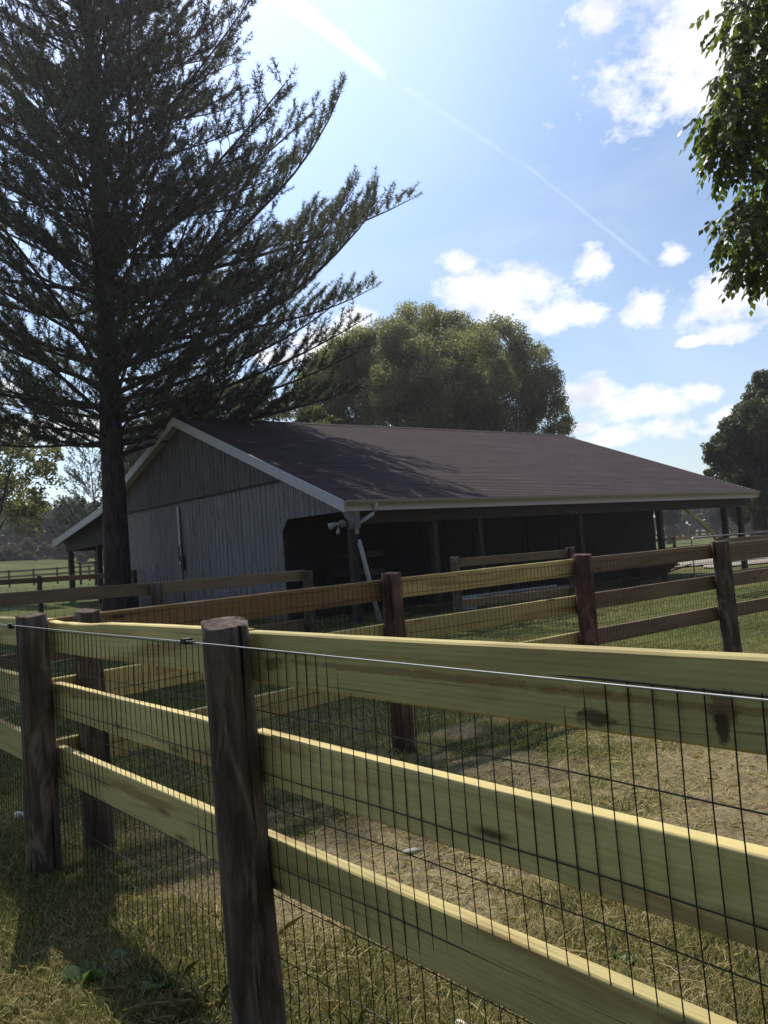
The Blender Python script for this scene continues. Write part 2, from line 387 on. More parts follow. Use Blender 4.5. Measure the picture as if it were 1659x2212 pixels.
def round_post(parent, x, y, ztop, r0, r1, mat, lean=(0, 0), zb=None, seed=0, slant=.0, name='post', n=20):
    g = float(ground_z(x, y)) if zb is None else zb
    H = ztop-g+.12; rr = random.Random(seed); K = 22; V = []; F = []
    ph = [rr.random()*6.3 for _ in range(6)]
    for k in range(K):
        tt = k/(K-1); z = -.12+tt*H; r = r1+(r0-r1)*tt
        for i in range(n):
            a = 2*math.pi*i/n
            q = r*(1+.035*math.sin(2*a+ph[0]+z*1.1)+.02*math.sin(5*a+ph[1]-z*3)+.022*math.sin(3*a+ph[2]+z*5.)+.012*math.sin(9*a+ph[3]+8*z))
            zz = z
            if k == K-1: zz = z+slant*math.cos(a-1.2)*.5+.004*math.sin(3*a+ph[4])
            V.append((q*math.cos(a)+lean[0]*(1-tt), q*math.sin(a)+lean[1]*(1-tt), zz))
    for k in range(K-1):
        for i in range(n): F.append((k*n+i, k*n+(i+1) % n, (k+1)*n+(i+1) % n, (k+1)*n+i))
    F += [tuple((K-1)*n+i for i in range(n))]
    me = bpy.data.meshes.new(name); me.from_pydata(V, [], F); me.update()
    me.polygons.foreach_set('use_smooth', np.array([len(f) == 4 for f in F]))
    me.materials.append(mat); o = bpy.data.objects.new(name, me); COL.objects.link(o)
    o.parent = parent; o.location = (x-parent.location[0], y-parent.location[1], g)
    o.location.z -= parent.location[2]
    return o
def wire_mesh(parent, a, b, zt, rows, dx=.05, r=.0016, seed=0, zb=.02, name='wire_mesh'):
    """welded mesh between ground points a, b (2-D)"""
    a = np.array(a, float); b = np.array(b, float); L = np.linalg.norm(b-a); d = (b-a)/L; nrm = np.array([-d[1], d[0]])
    rs = np.random.default_rng(seed); ns = int(L/dx); K = 7
    s = (np.arange(ns)+.5)*dx; bul = lambda S, Z: .006*np.sin(S*3.1+seed)+.005*np.sin(Z*7+S*1.7)
    zz = np.linspace(zt, zb, K)[None, :].repeat(ns, 0); S = s[:, None]+rs.normal(0, .0012, (ns, 1))+.002*np.sin(zz*6+s[:, None]*.7+seed)
    B = bul(S, zz); Pv = np.stack([a[0]+d[0]*S+nrm[0]*B, a[1]+d[1]*S+nrm[1]*B, zz], -1)
    p1 = tubes(Pv, np.full((ns, K), r), 4)
    K2 = max(8, int(L/.1)); sh = np.linspace(0, L, K2)[None, :].repeat(len(rows), 0); zr = np.array(rows)[:, None]+.0015*np.sin(sh*9)
    B = bul(sh, zr)+r*1.3
    Ph = np.stack([a[0]+d[0]*sh+nrm[0]*B, a[1]+d[1]*sh+nrm[1]*B, zr], -1)
    p2 = tubes(Ph, np.full((len(rows), K2), r*1.1), 4)
    V, F = joinVF([p1, p2]); V = V-np.array(parent.location)
    return npmesh(name, V, F, M['wire'], parent)
ROWS = [1.16, .98, .80, .71, .54, .45, .27, .18, .03]
# the near fence, along Y at X = 1.28
nf = thing('board_fence', 'nearest three-rail board fence with sunlit yellow-green rail tops and black wire mesh', 'fence', (1.28, 2.4, 0))
XR = 1.284
yb = [-2.1, .12, 2.31, 4.26, 6.4, 8.6]
for k in range(5):
    for j, z in enumerate((1.213, .908, .604)):
        z0 = z + (.004, -.002, .0)[j]; zz1 = z+(-.002, .003, .002)[j]
        chip = None
        bd = board(nf, (XR, yb[k]+.004, z0), (XR, yb[k+1]-.004, zz1), .152, M['rail_marked'] if (k == 1 and j == 0) else M['rail_new'], .044, seed=k*3+j, chip=(.35, .98, .012) if (k == 2 and j == 0) else None)
        if k == 2 and j == 0: bd['label'] = 'top rail with a splintered chip along its upper edge'
for k, (y, r0, r1) in enumerate([(.12, .075, .084), (2.29, .0665, .078), (4.24, .073, .082), (6.4, .08, .085), (-2.1, .08, .085), (8.6, .08, .085)]):
    round_post(nf, 1.262-r1+.0, y, 1.247, r0, r1, M['post'], seed=k+3, slant=.03 if k == 1 else .01, lean=(.027, -.021) if k == 1 else (0, 0))
for k in range(5):
    wire_mesh(nf, (1.258, yb[k]+.03), (1.258, yb[k+1]-.03), 1.162, ROWS, seed=k)
# smooth wire along the camera side of the posts
mb = MB(); pts = [(1.098, 8.6, 1.215), (1.10, 6.5, 1.21), (1.094, 4.22, 1.207), (1.098, 3.3, 1.2), (1.093, 2.38, 1.199), (1.088, 2.30, 1.199), (1.094, 2.2, 1.198), (1.10, 1.3, 1.19), (1.10, .12, 1.182), (1.10, -2.1, 1.18)]
PT = []
for (p, q) in zip(pts[:-1], pts[1:]):
    for u in np.linspace(0, 1, 8)[:-1]: PT.append(tuple(np.array(p)*(1-u)+np.array(q)*u))
w_ = mb.tube(PT, .0019, 6).build('smooth_wire', M['galv'], None, True); adopt(w_, nf)
mb = MB(); mb.box(1.084, 1.112, 2.355, 2.385, 1.191, 1.209).tube([(1.09, 2.37, 1.2), (1.09, 2.30, 1.2)], .005, 8)
adopt(mb.build('wire_clip', M['black'], None, False, .002), nf)
adopt(MB().box(1.083, 1.108, 4.27, 4.30, 1.19, 1.215).build('wire_clip', M['black'], None, False, .002), nf)
# cross fence from the corner going right
cf = thing('board_fence', 'three-rail wire-meshed fence crossing behind the nearest fence toward the barn', 'fence', (4.0, 5.0, 0))
pc = [(1.31, 4.46), (1.55, 4.50), (3.90, 4.97), (6.22, 5.06), (8.62, 5.09), (11.15, 5.1), (13.5, 5.1), (15.9, 5.12)]
tz = [(1.213, .908, .60), (1.212, .905, .6), (1.222, .895, .575), (1.236, .898, .565), (1.246, .905, .562), (1.25, .905, .56), (1.25, .905, .56), (1.25, .905, .56)]
k = 0
segs = [(0, 2), (2, 3), (3, 4), (4, 5), (5, 6), (6, 7)]
for q, (i, j) in enumerate(segs):
    for m in range(3):
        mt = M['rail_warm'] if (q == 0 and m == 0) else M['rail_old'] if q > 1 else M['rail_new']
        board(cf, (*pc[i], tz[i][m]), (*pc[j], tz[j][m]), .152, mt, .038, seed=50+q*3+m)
    a = np.array(pc[i]); b = np.array(pc[j]); d = (b-a)/np.linalg.norm(b-a); nn = np.array([d[1], -d[0]])*.026
    wire_mesh(cf, a+nn, b+nn, 1.2, [1.19, 1.1, .99, .8, .71, .61, .52, .43, .34, .25, .16, .04], seed=20+q, r=.0015)
for k in range(1, 8):
    i = k; x, y = pc[i]
    if k == 1: x, y = 1.50, 4.50
    r0 = (.066, .066, .076, .084, .088, .08, .08, .08)[k]
    round_post(cf, x, y-.027-r0, (1.25, 1.235, 1.268, 1.272, 1.278, 1.27, 1.27, 1.27)[k], r0, r0*1.1, M['post_red'] if k in (2, 3) else M['post'], seed=k+40, slant=.012, lean=(0, 0) if k != 4 else (.04, -.02))
def simple_fence(label, pts, posts, tops, h=.14, mat='rail_old', name='board_fence', mesh=False, r=.07, group=None, side=-1, ph=.04):
    """rails follow terrain; pts polyline (x,y), posts: spacing, tops: rail top heights above ground"""
    pts = [np.array(p, float) for p in pts]
    f = thing(name, label, 'fence', (*pts[0], float(ground_z(*pts[0]))), group)
    sd = random.randint(0, 9999); n = 0
    for a, b in zip(pts[:-1], pts[1:]):
        L = np.linalg.norm(b-a); m = max(1, round(L/posts)); d = (b-a)/L; nn = np.array([d[1], -d[0]])*side
        if n == 0: qs = range(m+1)
        else: qs = range(1, m+1)
        for q in qs:
            p = a+(b-a)*q/m - nn*(r+.02)
            round_post(f, p[0], p[1], float(ground_z(*p))+tops[0]+ph, r, r*1.05, M['post'], seed=sd+n, n=10); n += 1
        for q in range(m):
            p0 = a+(b-a)*q/m; p1 = a+(b-a)*(q+1)/m
            for t_ in tops: board(f, (*p0, float(ground_z(*p0))+t_), (*p1, float(ground_z(*p1))+t_), h, M[mat], .038, seed=sd+n+q)
        if mesh: wire_mesh(f, a+nn*.026, b+nn*.026, float(ground_z(*a))+tops[0], [float(ground_z(*a))+z for z in (1.1, .9, .8, .7, .6, .5, .3, .2)], seed=sd % 50, dx=.1, r=.0016)
    return f
simple_fence('weathered rail fence passing in front of the pine trunk and the grey barn door', [(-2.4, 10.0), (6.45, 10.0)], 2.2, (1.285, .93, .6), .15, mesh=True, ph=-.012)
simple_fence('short dark rail panel standing before the open front of the barn', [(10.2, 11.0), (13.0, 10.7)], 2.9, (1.23, .85, .5), .15, r=.08)
simple_fence('rail fence behind the pine, below the low lean-to roof', [(-4, 24.6), (9.9, 24.8)], 2.6, (1.15, .75), .15)
simple_fence('rail fence around the pale yard right of the barn', [(16.5, 9.6), (33, 9.2), (38, 3.0)], 3., (1.2, .85, .5), .15)
simple_fence('far white-topped rail fence seen through the open barn bay', [(21.5, 20.), (52, 19.2), (60, 8.)], 3.2, (1.2, .8, .45), .15)
simple_fence('farthest thin rail fence at the edge of the right-hand meadow', [(62, 44.), (92, 30.)], 4., (1.25, .8), .16)
simple_fence('pasture fence on the left meadow below the dark bushes', [tuple(gpt(-40, 62)[:2]), tuple(gpt(120, 66)[:2]), tuple(gpt(260, 67)[:2])], 2.0, (1.25, .85, .5), .14)
simple_fence('second pasture fence on the left, seen between the lean-to posts', [tuple(gpt(168, 50)[:2]), tuple(gpt(232, 54)[:2])], 1.9, (1.3, .8, .45), .14)
# ------------------------------------------------------------------ barn
XG = 10.23; XF = 26.0; YE = 13.85; YR = 21.35; YB = 27.3; YL = 32.4
ZE = 2.58; ZR = 5.52; ZB = 3.56; ZL = 2.74
barn = thing('barn', 'long low grey barn with brown shingle roof and open porch front', 'barn', (XG, YE, 0))
def bp(mb, name, mat, par=None, **k):
    o = mb.build(name, mat, None, **k)
    return adopt(o, barn) if par is None else _sub(o, par)
def _sub(o, par):
    o.parent = par
    o.matrix_parent_inverse = Matrix.Identity(4)   # the part itself already stands in world coordinates
    return o
def slab(name, x0, x1, ya, za, yb_, zb_, th, mat):
    """roof slab: local X along ridge, local Y up the slope, top surface through the two lines"""
    L = math.hypot(yb_-ya, zb_-za); ang = math.atan2(zb_-za, yb_-ya)
    n = 60; mb = MB(); V = []; F = []
    K = int(L/.14)
    # stepped courses: real lapped rows
    for k in range(K):
        y0 = k*L/K; y1 = (k+1)*L/K
        mb.add([(0, y0, .006), (x1-x0, y0, .006), (x1-x0, y1+.0, .0), (0, y1+.0, .0), (0, y0, -th/2), (x1-x0, y0, -th/2)], [(0, 1, 2, 3), (0, 4, 5, 1)])
    mb.box(0, x1-x0, 0, L, -th, -.004)
    me = bpy.data.meshes.new(name); me.from_pydata(mb.v, [], mb.f); me.update(); me.materials.append(mat)
    o = bpy.data.objects.new(name, me); COL.objects.link(o); o.parent = barn
    o.location = (x0-XG, ya-YE, za); o.rotation_euler = (ang, 0, 0)
    return o
ov = .32
rf = slab('roof', XG-ov, XF+.3, YE-.12, ZE-.12*(ZR-ZE)/(YR-YE), YR, ZR, .07, M['roof'])
def slabr(name, x0, x1, ya, za, yb_, zb_):
    L = math.hypot(yb_-ya, zb_-za); mb = MB()
    mb.prism([(x0, ya, za), (x0, yb_, zb_), (x0, yb_, zb_-.07), (x0, ya, za-.07)], (x1-x0, 0, 0))
    return bp(mb, name, M['roof'])
slabr('rear_roof', XG-ov, XF+.3, YR, ZR, YB, ZB); slabr('lean_to_roof', XG-ov, XF+.3, YB, ZB, YL, ZL)
mb = MB()
for k in range(24):
    x0 = XG-ov+k*(XF+.6-XG)/24*1.0
    mb.prism([(x0, YR-.14, ZR-.035), (x0, YR, ZR+.028), (x0, YR+.14, ZR-.03), (x0, YR, ZR+.012)], ((XF+.62-XG)/24-.01, 0, 0))
bp(mb, 'ridge_cap', M['roof'])
# soffit / deck underside
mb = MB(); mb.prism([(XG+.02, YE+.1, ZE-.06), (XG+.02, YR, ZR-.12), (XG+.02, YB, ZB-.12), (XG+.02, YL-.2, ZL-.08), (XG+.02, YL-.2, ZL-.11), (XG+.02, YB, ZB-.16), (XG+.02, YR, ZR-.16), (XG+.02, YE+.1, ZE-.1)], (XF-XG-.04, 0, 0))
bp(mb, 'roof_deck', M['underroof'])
# barge boards (white rake fascia)
def rake(x, pts, h, w=.03):
    for (a, b) in zip(pts[:-1], pts[1:]):
        mb = MB(); mb.prism([(x, a[0], a[1]), (x, b[0], b[1]), (x, b[0], b[1]-h), (x, a[0], a[1]-h)], (w, 0, 0)); bp(mb, 'barge_board', M['fascia'])
sl = (ZR-ZE)/(YR-YE)
rake(XG-ov-.032, [(YE-.16, ZE-.16*sl+.005), (YR-.0, ZR+.005)], .235); rake(XG-ov-.032, [(YR+.002, ZR+.003), (YB, ZB+.003), (YL, ZL+.003)], .235)
rake(XF+.302, [(YE-.16, ZE-.16*sl), (YR, ZR)], .2)
# soffit strip under the rake overhang
mb = MB(); mb.prism([(XG-ov, YR, ZR-.09), (XG-ov, YB, ZB-.09), (XG-ov, YB, ZB-.115), (XG-ov, YR, ZR-.115)], (ov-.002, 0, 0)); mb.prism([(XG-ov, YE, ZE-.09), (XG-ov, YR, ZR-.09), (XG-ov, YR, ZR-.115), (XG-ov, YE, ZE-.115)], (ov-.002, 0, 0))
bp(mb, 'soffit', M['fascia'])
# siding of the gable wall: strips clipped under the roof line
def roofz(y):
    if y < YR: return ZE+(y-YE)*sl-.12
    if y < YB: return ZR+(y-YR)*(ZB-ZR)/(YB-YR)-.12
    return ZB+(y-YB)*(ZL-ZB)/(YL-YB)-.12
OY0, OY1, OZ, CH = 14.0, 16.62, 2.34, .25
def zlow(y):
    if y < OY0: return -.05
    if y < OY0+CH: return OZ-CH+(y-OY0)
    if y > OY1: return -.05
    if y > OY1-CH: return OZ-(y-(OY1-CH))
    return OZ
ZBAND = 3.27; mbL = MB(); mbU = MB(); w = .205; rr = random.Random(3)
ys = np.arange(14.0, YB-.05, w)
for y0 in ys:
    y1 = min(y0+w-.02, YB); x = XG-.01-rr.random()*.008
    pieces = [(y0, y1)]
    for c in (OY0+CH, OY1-CH, OY1):
        pieces = [q for (a, b) in pieces for q in (((a, c), (c, b)) if a < c < b else ((a, b),))]
    for a, b in pieces:
        za, zb_ = zlow(a+1e-4), zlow(b-1e-4); ta, tb = min(roofz(a), ZBAND), min(roofz(b), ZBAND)
        if ta-za > .02: mbL.prism([(x, a, za), (x, b, zb_), (x, b, tb), (x, a, ta)], (.018, 0, 0))
        if roofz((a+b)/2) > ZBAND+.02:
            ta, tb = max(roofz(a), ZBAND+.005), max(roofz(b), ZBAND+.005)
            mbU.prism([(x-.022, a, ZBAND+.005), (x-.022, b, ZBAND+.005), (x-.022, b, tb), (x-.022, a, ta)], (.04, 0, 0))
bp(mbL, 'lower_siding', M['siding']); bp(mbU, 'gable_siding', M['siding_up'])
# wall core behind grooves
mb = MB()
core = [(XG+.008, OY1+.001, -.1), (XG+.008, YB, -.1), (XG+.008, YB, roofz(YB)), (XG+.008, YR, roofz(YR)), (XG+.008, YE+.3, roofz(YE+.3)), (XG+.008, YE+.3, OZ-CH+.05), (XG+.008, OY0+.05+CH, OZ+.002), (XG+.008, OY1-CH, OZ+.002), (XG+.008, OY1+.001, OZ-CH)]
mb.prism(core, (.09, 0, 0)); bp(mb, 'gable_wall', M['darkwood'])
mb = MB(); mb.box(XG-.046, XG-.02, 15.75, YB, ZBAND-.05, ZBAND+.004); bp(mb, 'dark_gap_strip', M['darkwood'])  # dark strip painted in as the shaded gap under the overlapping gable siding
mb = MB(); mb.box(XG-.035, XG+.09, YB-.0+.002, YB+.1, .2, roofz(YB+.1)); bp(mb, 'corner_trim', M['siding'])
# plinth board dark strip at wall bottom
mb = MB(); mb.box(XG-.03, XG-.0125, 16.7, YB, -.1, .0)
# sliding door panel
dy0, dy1 = 21.98, 26.4; g0 = .33
mb = MB(); y = dy0
while y < dy1-.1:
    mb.box(XG-.062, XG-.036, y, y+.19, g0, 3.12); y += .204
mb.box(XG-.036, XG-.0285, dy0, dy1-.05, g0, 3.12)
door = bp(mb, 'door', M['siding'])
mb = MB(); mb.box(XG-.085, XG-.06, dy0-.06, dy0+.05, 1.5, 3.12); _sub(mb.build('door_edge', M['fascia']), door)
mb = MB(); mb.tube([(XG-.09, dy0-.1, 2.05), (XG-.15, dy0-.1, 2.0), (XG-.15, dy0-.1, 1.65), (XG-.09, dy0-.1, 1.6)], .02, 8).box(XG-.1, XG-.062, dy0-.2, dy0-.05, 1.35, 1.75); _sub(mb.build('door_handle', M['black']), door)
# front: fascia, gutter, header beam, posts
mb = MB(); mb.box(XG-ov, XF+.3, YE-.115, YE-.09, ZE-.27, ZE-.09); bp(mb, 'fascia', M['fascia'])
mb = MB(); gp = [(-.0, .0), (-.0, -.09), (-.075, -.105), (-.12, -.04), (-.125, 0), (-.117, 0), (-.112, -.035), (-.07, -.095), (-.008, -.082), (-.008, 0)]
mb.prism([(XG-ov, YE-.117+a, ZE-.055+b) for a, b in gp], (XF+.62-XG, 0, 0)); bp(mb, 'gutter', M['gutter'])
mb = MB(); mb.box(XG+.12, XF, YE+.12, YE+.2, ZE-.52, ZE-.2); mb.box(XG+.12, XF, YE+.36, YE+.42, ZE-.52, ZE-.2); bp(mb, 'header_beam', M['beam'])
for x in (10.36, 12.62, 14.04, 17.73, 21.37, 24.89):
    mb = MB(); mb.box(x-.07, x+.07, YE+.2, YE+.355, -.1, ZE-.21); bp(mb, 'porch_post', M['beam'], bevel=.008)
mb = MB(); mb.beam((22.4, YE+.28, ZE-.3), (24.75, YE+.28, .95), .04, .1); bp(mb, 'diagonal_brace', M['rail_new'])
# little wing of siding at the corner under the barge board
mb = MB(); mb.box(XG-.03, XG+.1, YE-.08, OY0-.004, ZE-.62, ZE-.17); bp(mb, 'corner_panel', M['siding'])
# recessed wall of vertical boards behind the porch
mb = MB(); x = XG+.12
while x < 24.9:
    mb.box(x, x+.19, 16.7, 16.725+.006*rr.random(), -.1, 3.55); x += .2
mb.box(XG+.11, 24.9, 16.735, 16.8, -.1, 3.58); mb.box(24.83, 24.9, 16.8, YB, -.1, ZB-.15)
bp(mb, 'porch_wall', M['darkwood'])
for (a, b) in ((13.2, 14.4), (18.6, 19.9)):
    mb = MB(); mb.box(a, b, 16.66, 16.69, .1, 2.15); mb.box(a-.08, a-.01, 16.64, 16.69, -.1, 2.25); mb.box(b+.01, b+.08, 16.64, 16.69, -.1, 2.25); bp(mb, 'stall_door', M['underroof'])
mb = MB(); mb.box(XG+.12, 24.9, 20.9, 21.0, -.1, 3.2); mb.box(XG+.1, XF, YB, YB+.08, .0, ZB-.14); bp(mb, 'rear_wall', M['darkwood'])
mb = MB(); mb.prism([(XF-.05, YE+.5, roofz(YE+.5)), (XF-.05, YR, roofz(YR)), (XF-.05, YB, roofz(YB)), (XF-.05, YB, 2.3), (XF-.05, YE+.5, 2.15)], (.05, 0, 0)); bp(mb, 'far_gable', M['siding_up'])
for y in (14.1, 20.5): 
    mb = MB(); mb.box(XF-.15, XF, y, y+.14, -.1, 2.5); bp(mb, 'porch_post', M['beam'])
# side lean-to
for x in (XG+.15, 15, 20, 25.5):
    for y in (31.9,):
        mb = MB(); mb.box(x-.09, x+.09, y-.09, y+.09, .1, ZL-.28); bp(mb, 'porch_post', M['beam'], bevel=.01)
mb = MB(); mb.box(XG+.02, XF, 31.8, 32.0, ZL-.42, ZL-.14); bp(mb, 'header_beam', M['beam'])
mb = MB(); mb.prism([(XG+.04, YB+.1, roofz(YB+.1)), (XG+.04, 31.8, roofz(31.8)), (XG+.04, 31.8, ZL-.42), (XG+.04, YB+.1, ZL-.3)], (.04, 0, 0)); bp(mb, 'lean_to_panel', M['darkwood'])
mb = MB(); mb.box(XG+.08, XG+.24, 28.9, 29.06, .1, ZL-.05); bp(mb, 'porch_post', M['beam'])
# inside rails visible through the side opening
mb = MB()
for z in (.55, .95, 1.35): mb.box(XG+1.2, XG+1.24, 14.5, 16.6, z, z+.14)
bp(mb, 'stall_rail', M['beam'])
# downspout and its leaning extension
mb = MB(); mb.tube([(10.68, YE-.18, 2.50), (10.68, YE-.18, 2.32), (10.62, YE-.16, 2.24), (10.36, YE-.02, 2.08), (10.30, YE+.0, 2.0), (10.29, YE+.0, 1.84)], .042, 10); bp(mb, 'downspout', M['white'], smooth=True)
mb = MB(); mb.tube([(10.29, YE, 1.84), (10.29, YE, 1.66)], .036, 10); bp(mb, 'downspout_sleeve', M['black'])
mb = MB(); mb.tube([(10.31, YE-.01, 1.72), (10.33, YE-.03, 1.6), (10.52, YE-.25, .03)], [.04, .046, .05], 10); bp(mb, 'downspout_extension', M['white'], smooth=True)
# twin floodlight
fl = bpy.data.objects.new('floodlight', None)
mb = MB(); mb.box(10.12, 10.2, 14.09, 14.2, 2.02, 2.12); mb.tube([(10.2, 14.15, 2.08), (10.02, 14.15, 2.08)], .03, 10)
light = thing('floodlight', 'white twin-head floodlight hanging under the near corner of the barn', 'floodlight', (10.16, 14.15, 2.07))
o = mb.build('mount', M['white'], None, bevel=.004); adopt(o, light)
for (y, dz, dy) in ((14.0, .0, -.12), (14.32, -.03, .14)):
    mb = MB(); c = np.array([10.05, y, 2.1+dz]); d = np.array([-.12, dy, -.06]); d /= np.linalg.norm(d)
    mb.tube([c-d*.08, c-d*.03, c+d*.05, c+d*.1, c+d*.1, c+d*.085], [.03, .05, .068, .08, .074, .06], 14)
    adopt(mb.build('lamp_head', M['white'], None, True), light)
mb = MB(); mb.tube([(10.06, 14.16, 2.05), (10.02, 14.13, 1.93), (9.98, 14.1, 1.88)], [.028, .04, .035], 12); adopt(mb.build('motion_sensor', M['white'], None, True), light)
# clutter on the porch
tub = thing('wheelbarrow', 'dark red wheelbarrow parked at the right end of the barn porch', 'wheelbarrow', (18.9, 12.9, 0))
mb = MB(); B0 = [(-.35, -.25, .3), (.3, -.25, .3), (.3, .25, .3), (-.35, .25, .3)]; B1 = [(-.6, -.36, .62), (.55, -.36, .62), (.55, .36, .62), (-.6, .36, .62)]
mb.add(B0+B1, [(0, 3, 2, 1), (0, 1, 5, 4), (1, 2, 6, 5), (2, 3, 7, 6), (3, 0, 4, 7)]); o = mb.build('tray', M['red'], tub)
sm = o.modifiers.new('s', 'SOLIDIFY'); sm.thickness = .015
for s_ in (-1, 1):
    MB().tube([(-.55, s_*.06, .2), (0, s_*.2, .3), (1.0, s_*.3, .55)], .018, 8).build('handle', M['beam'], tub)
    MB().tube([(.35, s_*.22, .36), (.5, s_*.24, .01)], .014, 8).build('leg', M['metal'], tub)
mb = MB(); mb.tube([(-.6, -.04, .19), (-.6, .04, .19)], .18, 18); mb.build('wheel', M['black'], tub)
tub.rotation_euler = (0, 0, -.5)
# tubular gate beyond the cross fence
gate = thing('metal_gate', 'thin grey tube gate left open between the rail panel and the right pen', 'gate', (17.2, 10.6, 0))
mb = MB(); x0, x1, z0, z1 = 0, 3.4, .18, 1.25
mb.tube([(x0, 0, z0), (x0, 0, z1-.05), (x0+.05, 0, z1), (x1-.05, 0, z1), (x1, 0, z1-.05), (x1, 0, z0), (x0, 0, z0)], .015, 8); mb.build('gate_frame', M['metal'], gate, True)
mb = MB(); [mb.tube([(x0, 0, z), (x1, 0, z)], .012, 6) for z in (.4, .62, .84, 1.05)]; mb.build('gate_bar', M['metal'], gate, True)
gate.rotation_euler = (0, 0, -.12)
# low feed trough
ft = thing('feed_trough', 'long pale feed trough on the grass before the barn porch', 'trough', (13.4, 12.4, 0))
mb = MB(); mb.prism([(-1.5, -.28, .42), (-1.5, -.2, .14), (-1.5, .2, .14), (-1.5, .28, .42), (-1.5, .25, .42), (-1.5, .18, .17), (-1.5, -.18, .17), (-1.5, -.25, .42)], (3, 0, 0)); mb.build('trough_body', M['metal'], ft)
for x in (-1.2, 1.2):
    for s_ in (-1, 1): MB().box(x-.03, x+.03, s_*.2-.03, s_*.2+.03, -.02, .16).build('leg', M['metal'], ft)
# ------------------------------------------------------------------ foliage builders
def leaf_faces(C, N, size, asp=.5, tintv=None):
    """diamond leaf quads: C centres, N preferred normal dirs, size (n,)"""
    n = len(C); A = rng.normal(size=(n, 3)); A -= N*(A*N).sum(1, keepdims=True); A /= np.linalg.norm(A, axis=1, keepdims=True)+1e-9
    B = np.cross(N, A); s = size[:, None]
    V = np.stack([C-A*s, C+B*s*asp-N*s*.12, C+A*s, C-B*s*asp-N*s*.12], 1).reshape(-1, 3)
    F = np.arange(4*n).reshape(-1, 4)
    return V, F
def unit(a): return a/(np.linalg.norm(a, axis=-1, keepdims=True)+1e-9)
def crown(name, parent, lumps, n, size, mat, sub=16, subr=.34, asp=.5, fill=.25, drop=.0, droop=0.):
    lumps = [(np.array(c, float), np.array(r if hasattr(r, '__len__') else (r, r, r), float)) for c, r in lumps]
    wgt = np.array([r.prod()**(2/3) for c, r in lumps]); cnt = np.maximum(20, (n*wgt/wgt.sum()).astype(int)); CS = []; NS = []; TS = []
    for (c, r), m in zip(lumps, cnt):
        k = sub; D = unit(rng.normal(size=(k, 3))); D[:, 2] = np.where(D[:, 2] < -.5, -D[:, 2], D[:, 2])
        sc = c+D*r*rng.uniform(.66, .95, (k, 1)); sr = subr*r.mean()*rng.uniform(.7, 1.25, k)
        ms = int(m*(1-fill)); w = rng.integers(0, k, ms); d = unit(rng.normal(size=(ms, 3)))
        rad = sr[w]*rng.uniform(.45, 1.08, ms)**.6
        C = sc[w]+d*rad[:, None]*np.array([1, 1, .85]); C[:, 2] -= droop*rng.uniform(0, 1, ms)**2*sr[w]
        d2 = unit(rng.normal(size=(m-ms, 3))); C2 = c+d2*r*rng.uniform(.3, .85, (m-ms, 1))
        tl = rng.uniform(0, 1, k)[w]*.6+.4*rng.uniform(0, 1, ms)
        CS += [C, C2]; NS += [unit(d+rng.normal(size=d.shape)*.8), unit(rng.normal(size=d2.shape))]; TS += [tl, rng.uniform(0, .5, m-ms)]
    C = np.concatenate(CS); N = np.concatenate(NS); T = np.concatenate(TS)
    sz = size*rng.uniform(.6, 1.3, len(C)); V, F = leaf_faces(C, N, sz, asp)
    if parent is not None: V = V-np.array(parent.location)
    return npmesh(name, V, F, mat, parent, attr={'tint': T.repeat(4)})
def trunk_limbs(parent, base, top, r, lumps, mat, limb_n=7, name='trunk'):
    b = np.array(base, float); tp = np.array(top, float); K = 9
    u = np.linspace(0, 1, K)[:, None]; p = b+(tp-b)*u+np.stack([.15*np.sin(u[:, 0]*5), .12*np.cos(u[:, 0]*4)-.12, 0*u[:, 0]], -1)*np.linalg.norm(tp-b)*.06
    off = np.array(parent.location)
    mb = MB(); mb.tube(p-off, np.linspace(r*1.2, r*.35, K), 10); mb.build(name, mat, parent, True)
    for c, rr_ in random.sample(lumps, min(limb_n, len(lumps))):
        c = np.array(c); s = p[random.randint(3, K-2)]; mid = (s+c)/2+np.array([0, 0, .08*np.linalg.norm(c-s)])
        q = np.array([(1-a)**2*s+2*a*(1-a)*mid+a*a*c for a in np.linspace(0, 1, 7)])
        MB().tube(q-off, np.linspace(r*.42, r*.08, 7), 6).build('limb', mat, parent, True)
def tree(name, label, base, lumps, n, size, leaf, bk='bark2', r=.3, group=None, trunk_top=None, limbs=6, **kw):
    t_ = thing(name, label, 'tree', tuple(base), group)
    L = [(np.array(c), rad) for c, rad in lumps]
    top = np.mean([c for c, _ in L], 0) if trunk_top is None else trunk_top
    trunk_limbs(t_, np.array(base)-[0, 0, .2], top, r, L, M[bk], limbs)
    crown('crown', t_, L, n, size, M[leaf], **kw)
    return t_
def pl(lst, d, jit=2.5, seed=1):
    """lumps given by direction/size at depth d, with depth offsets"""
    r = random.Random(seed); out = []
    for q in lst:
        x, y, s = q[:3]; dd = d+(q[3] if len(q) > 3 else r.uniform(-jit, jit))
        out.append((P(x, y, dd), s/1822*dd))
    return out
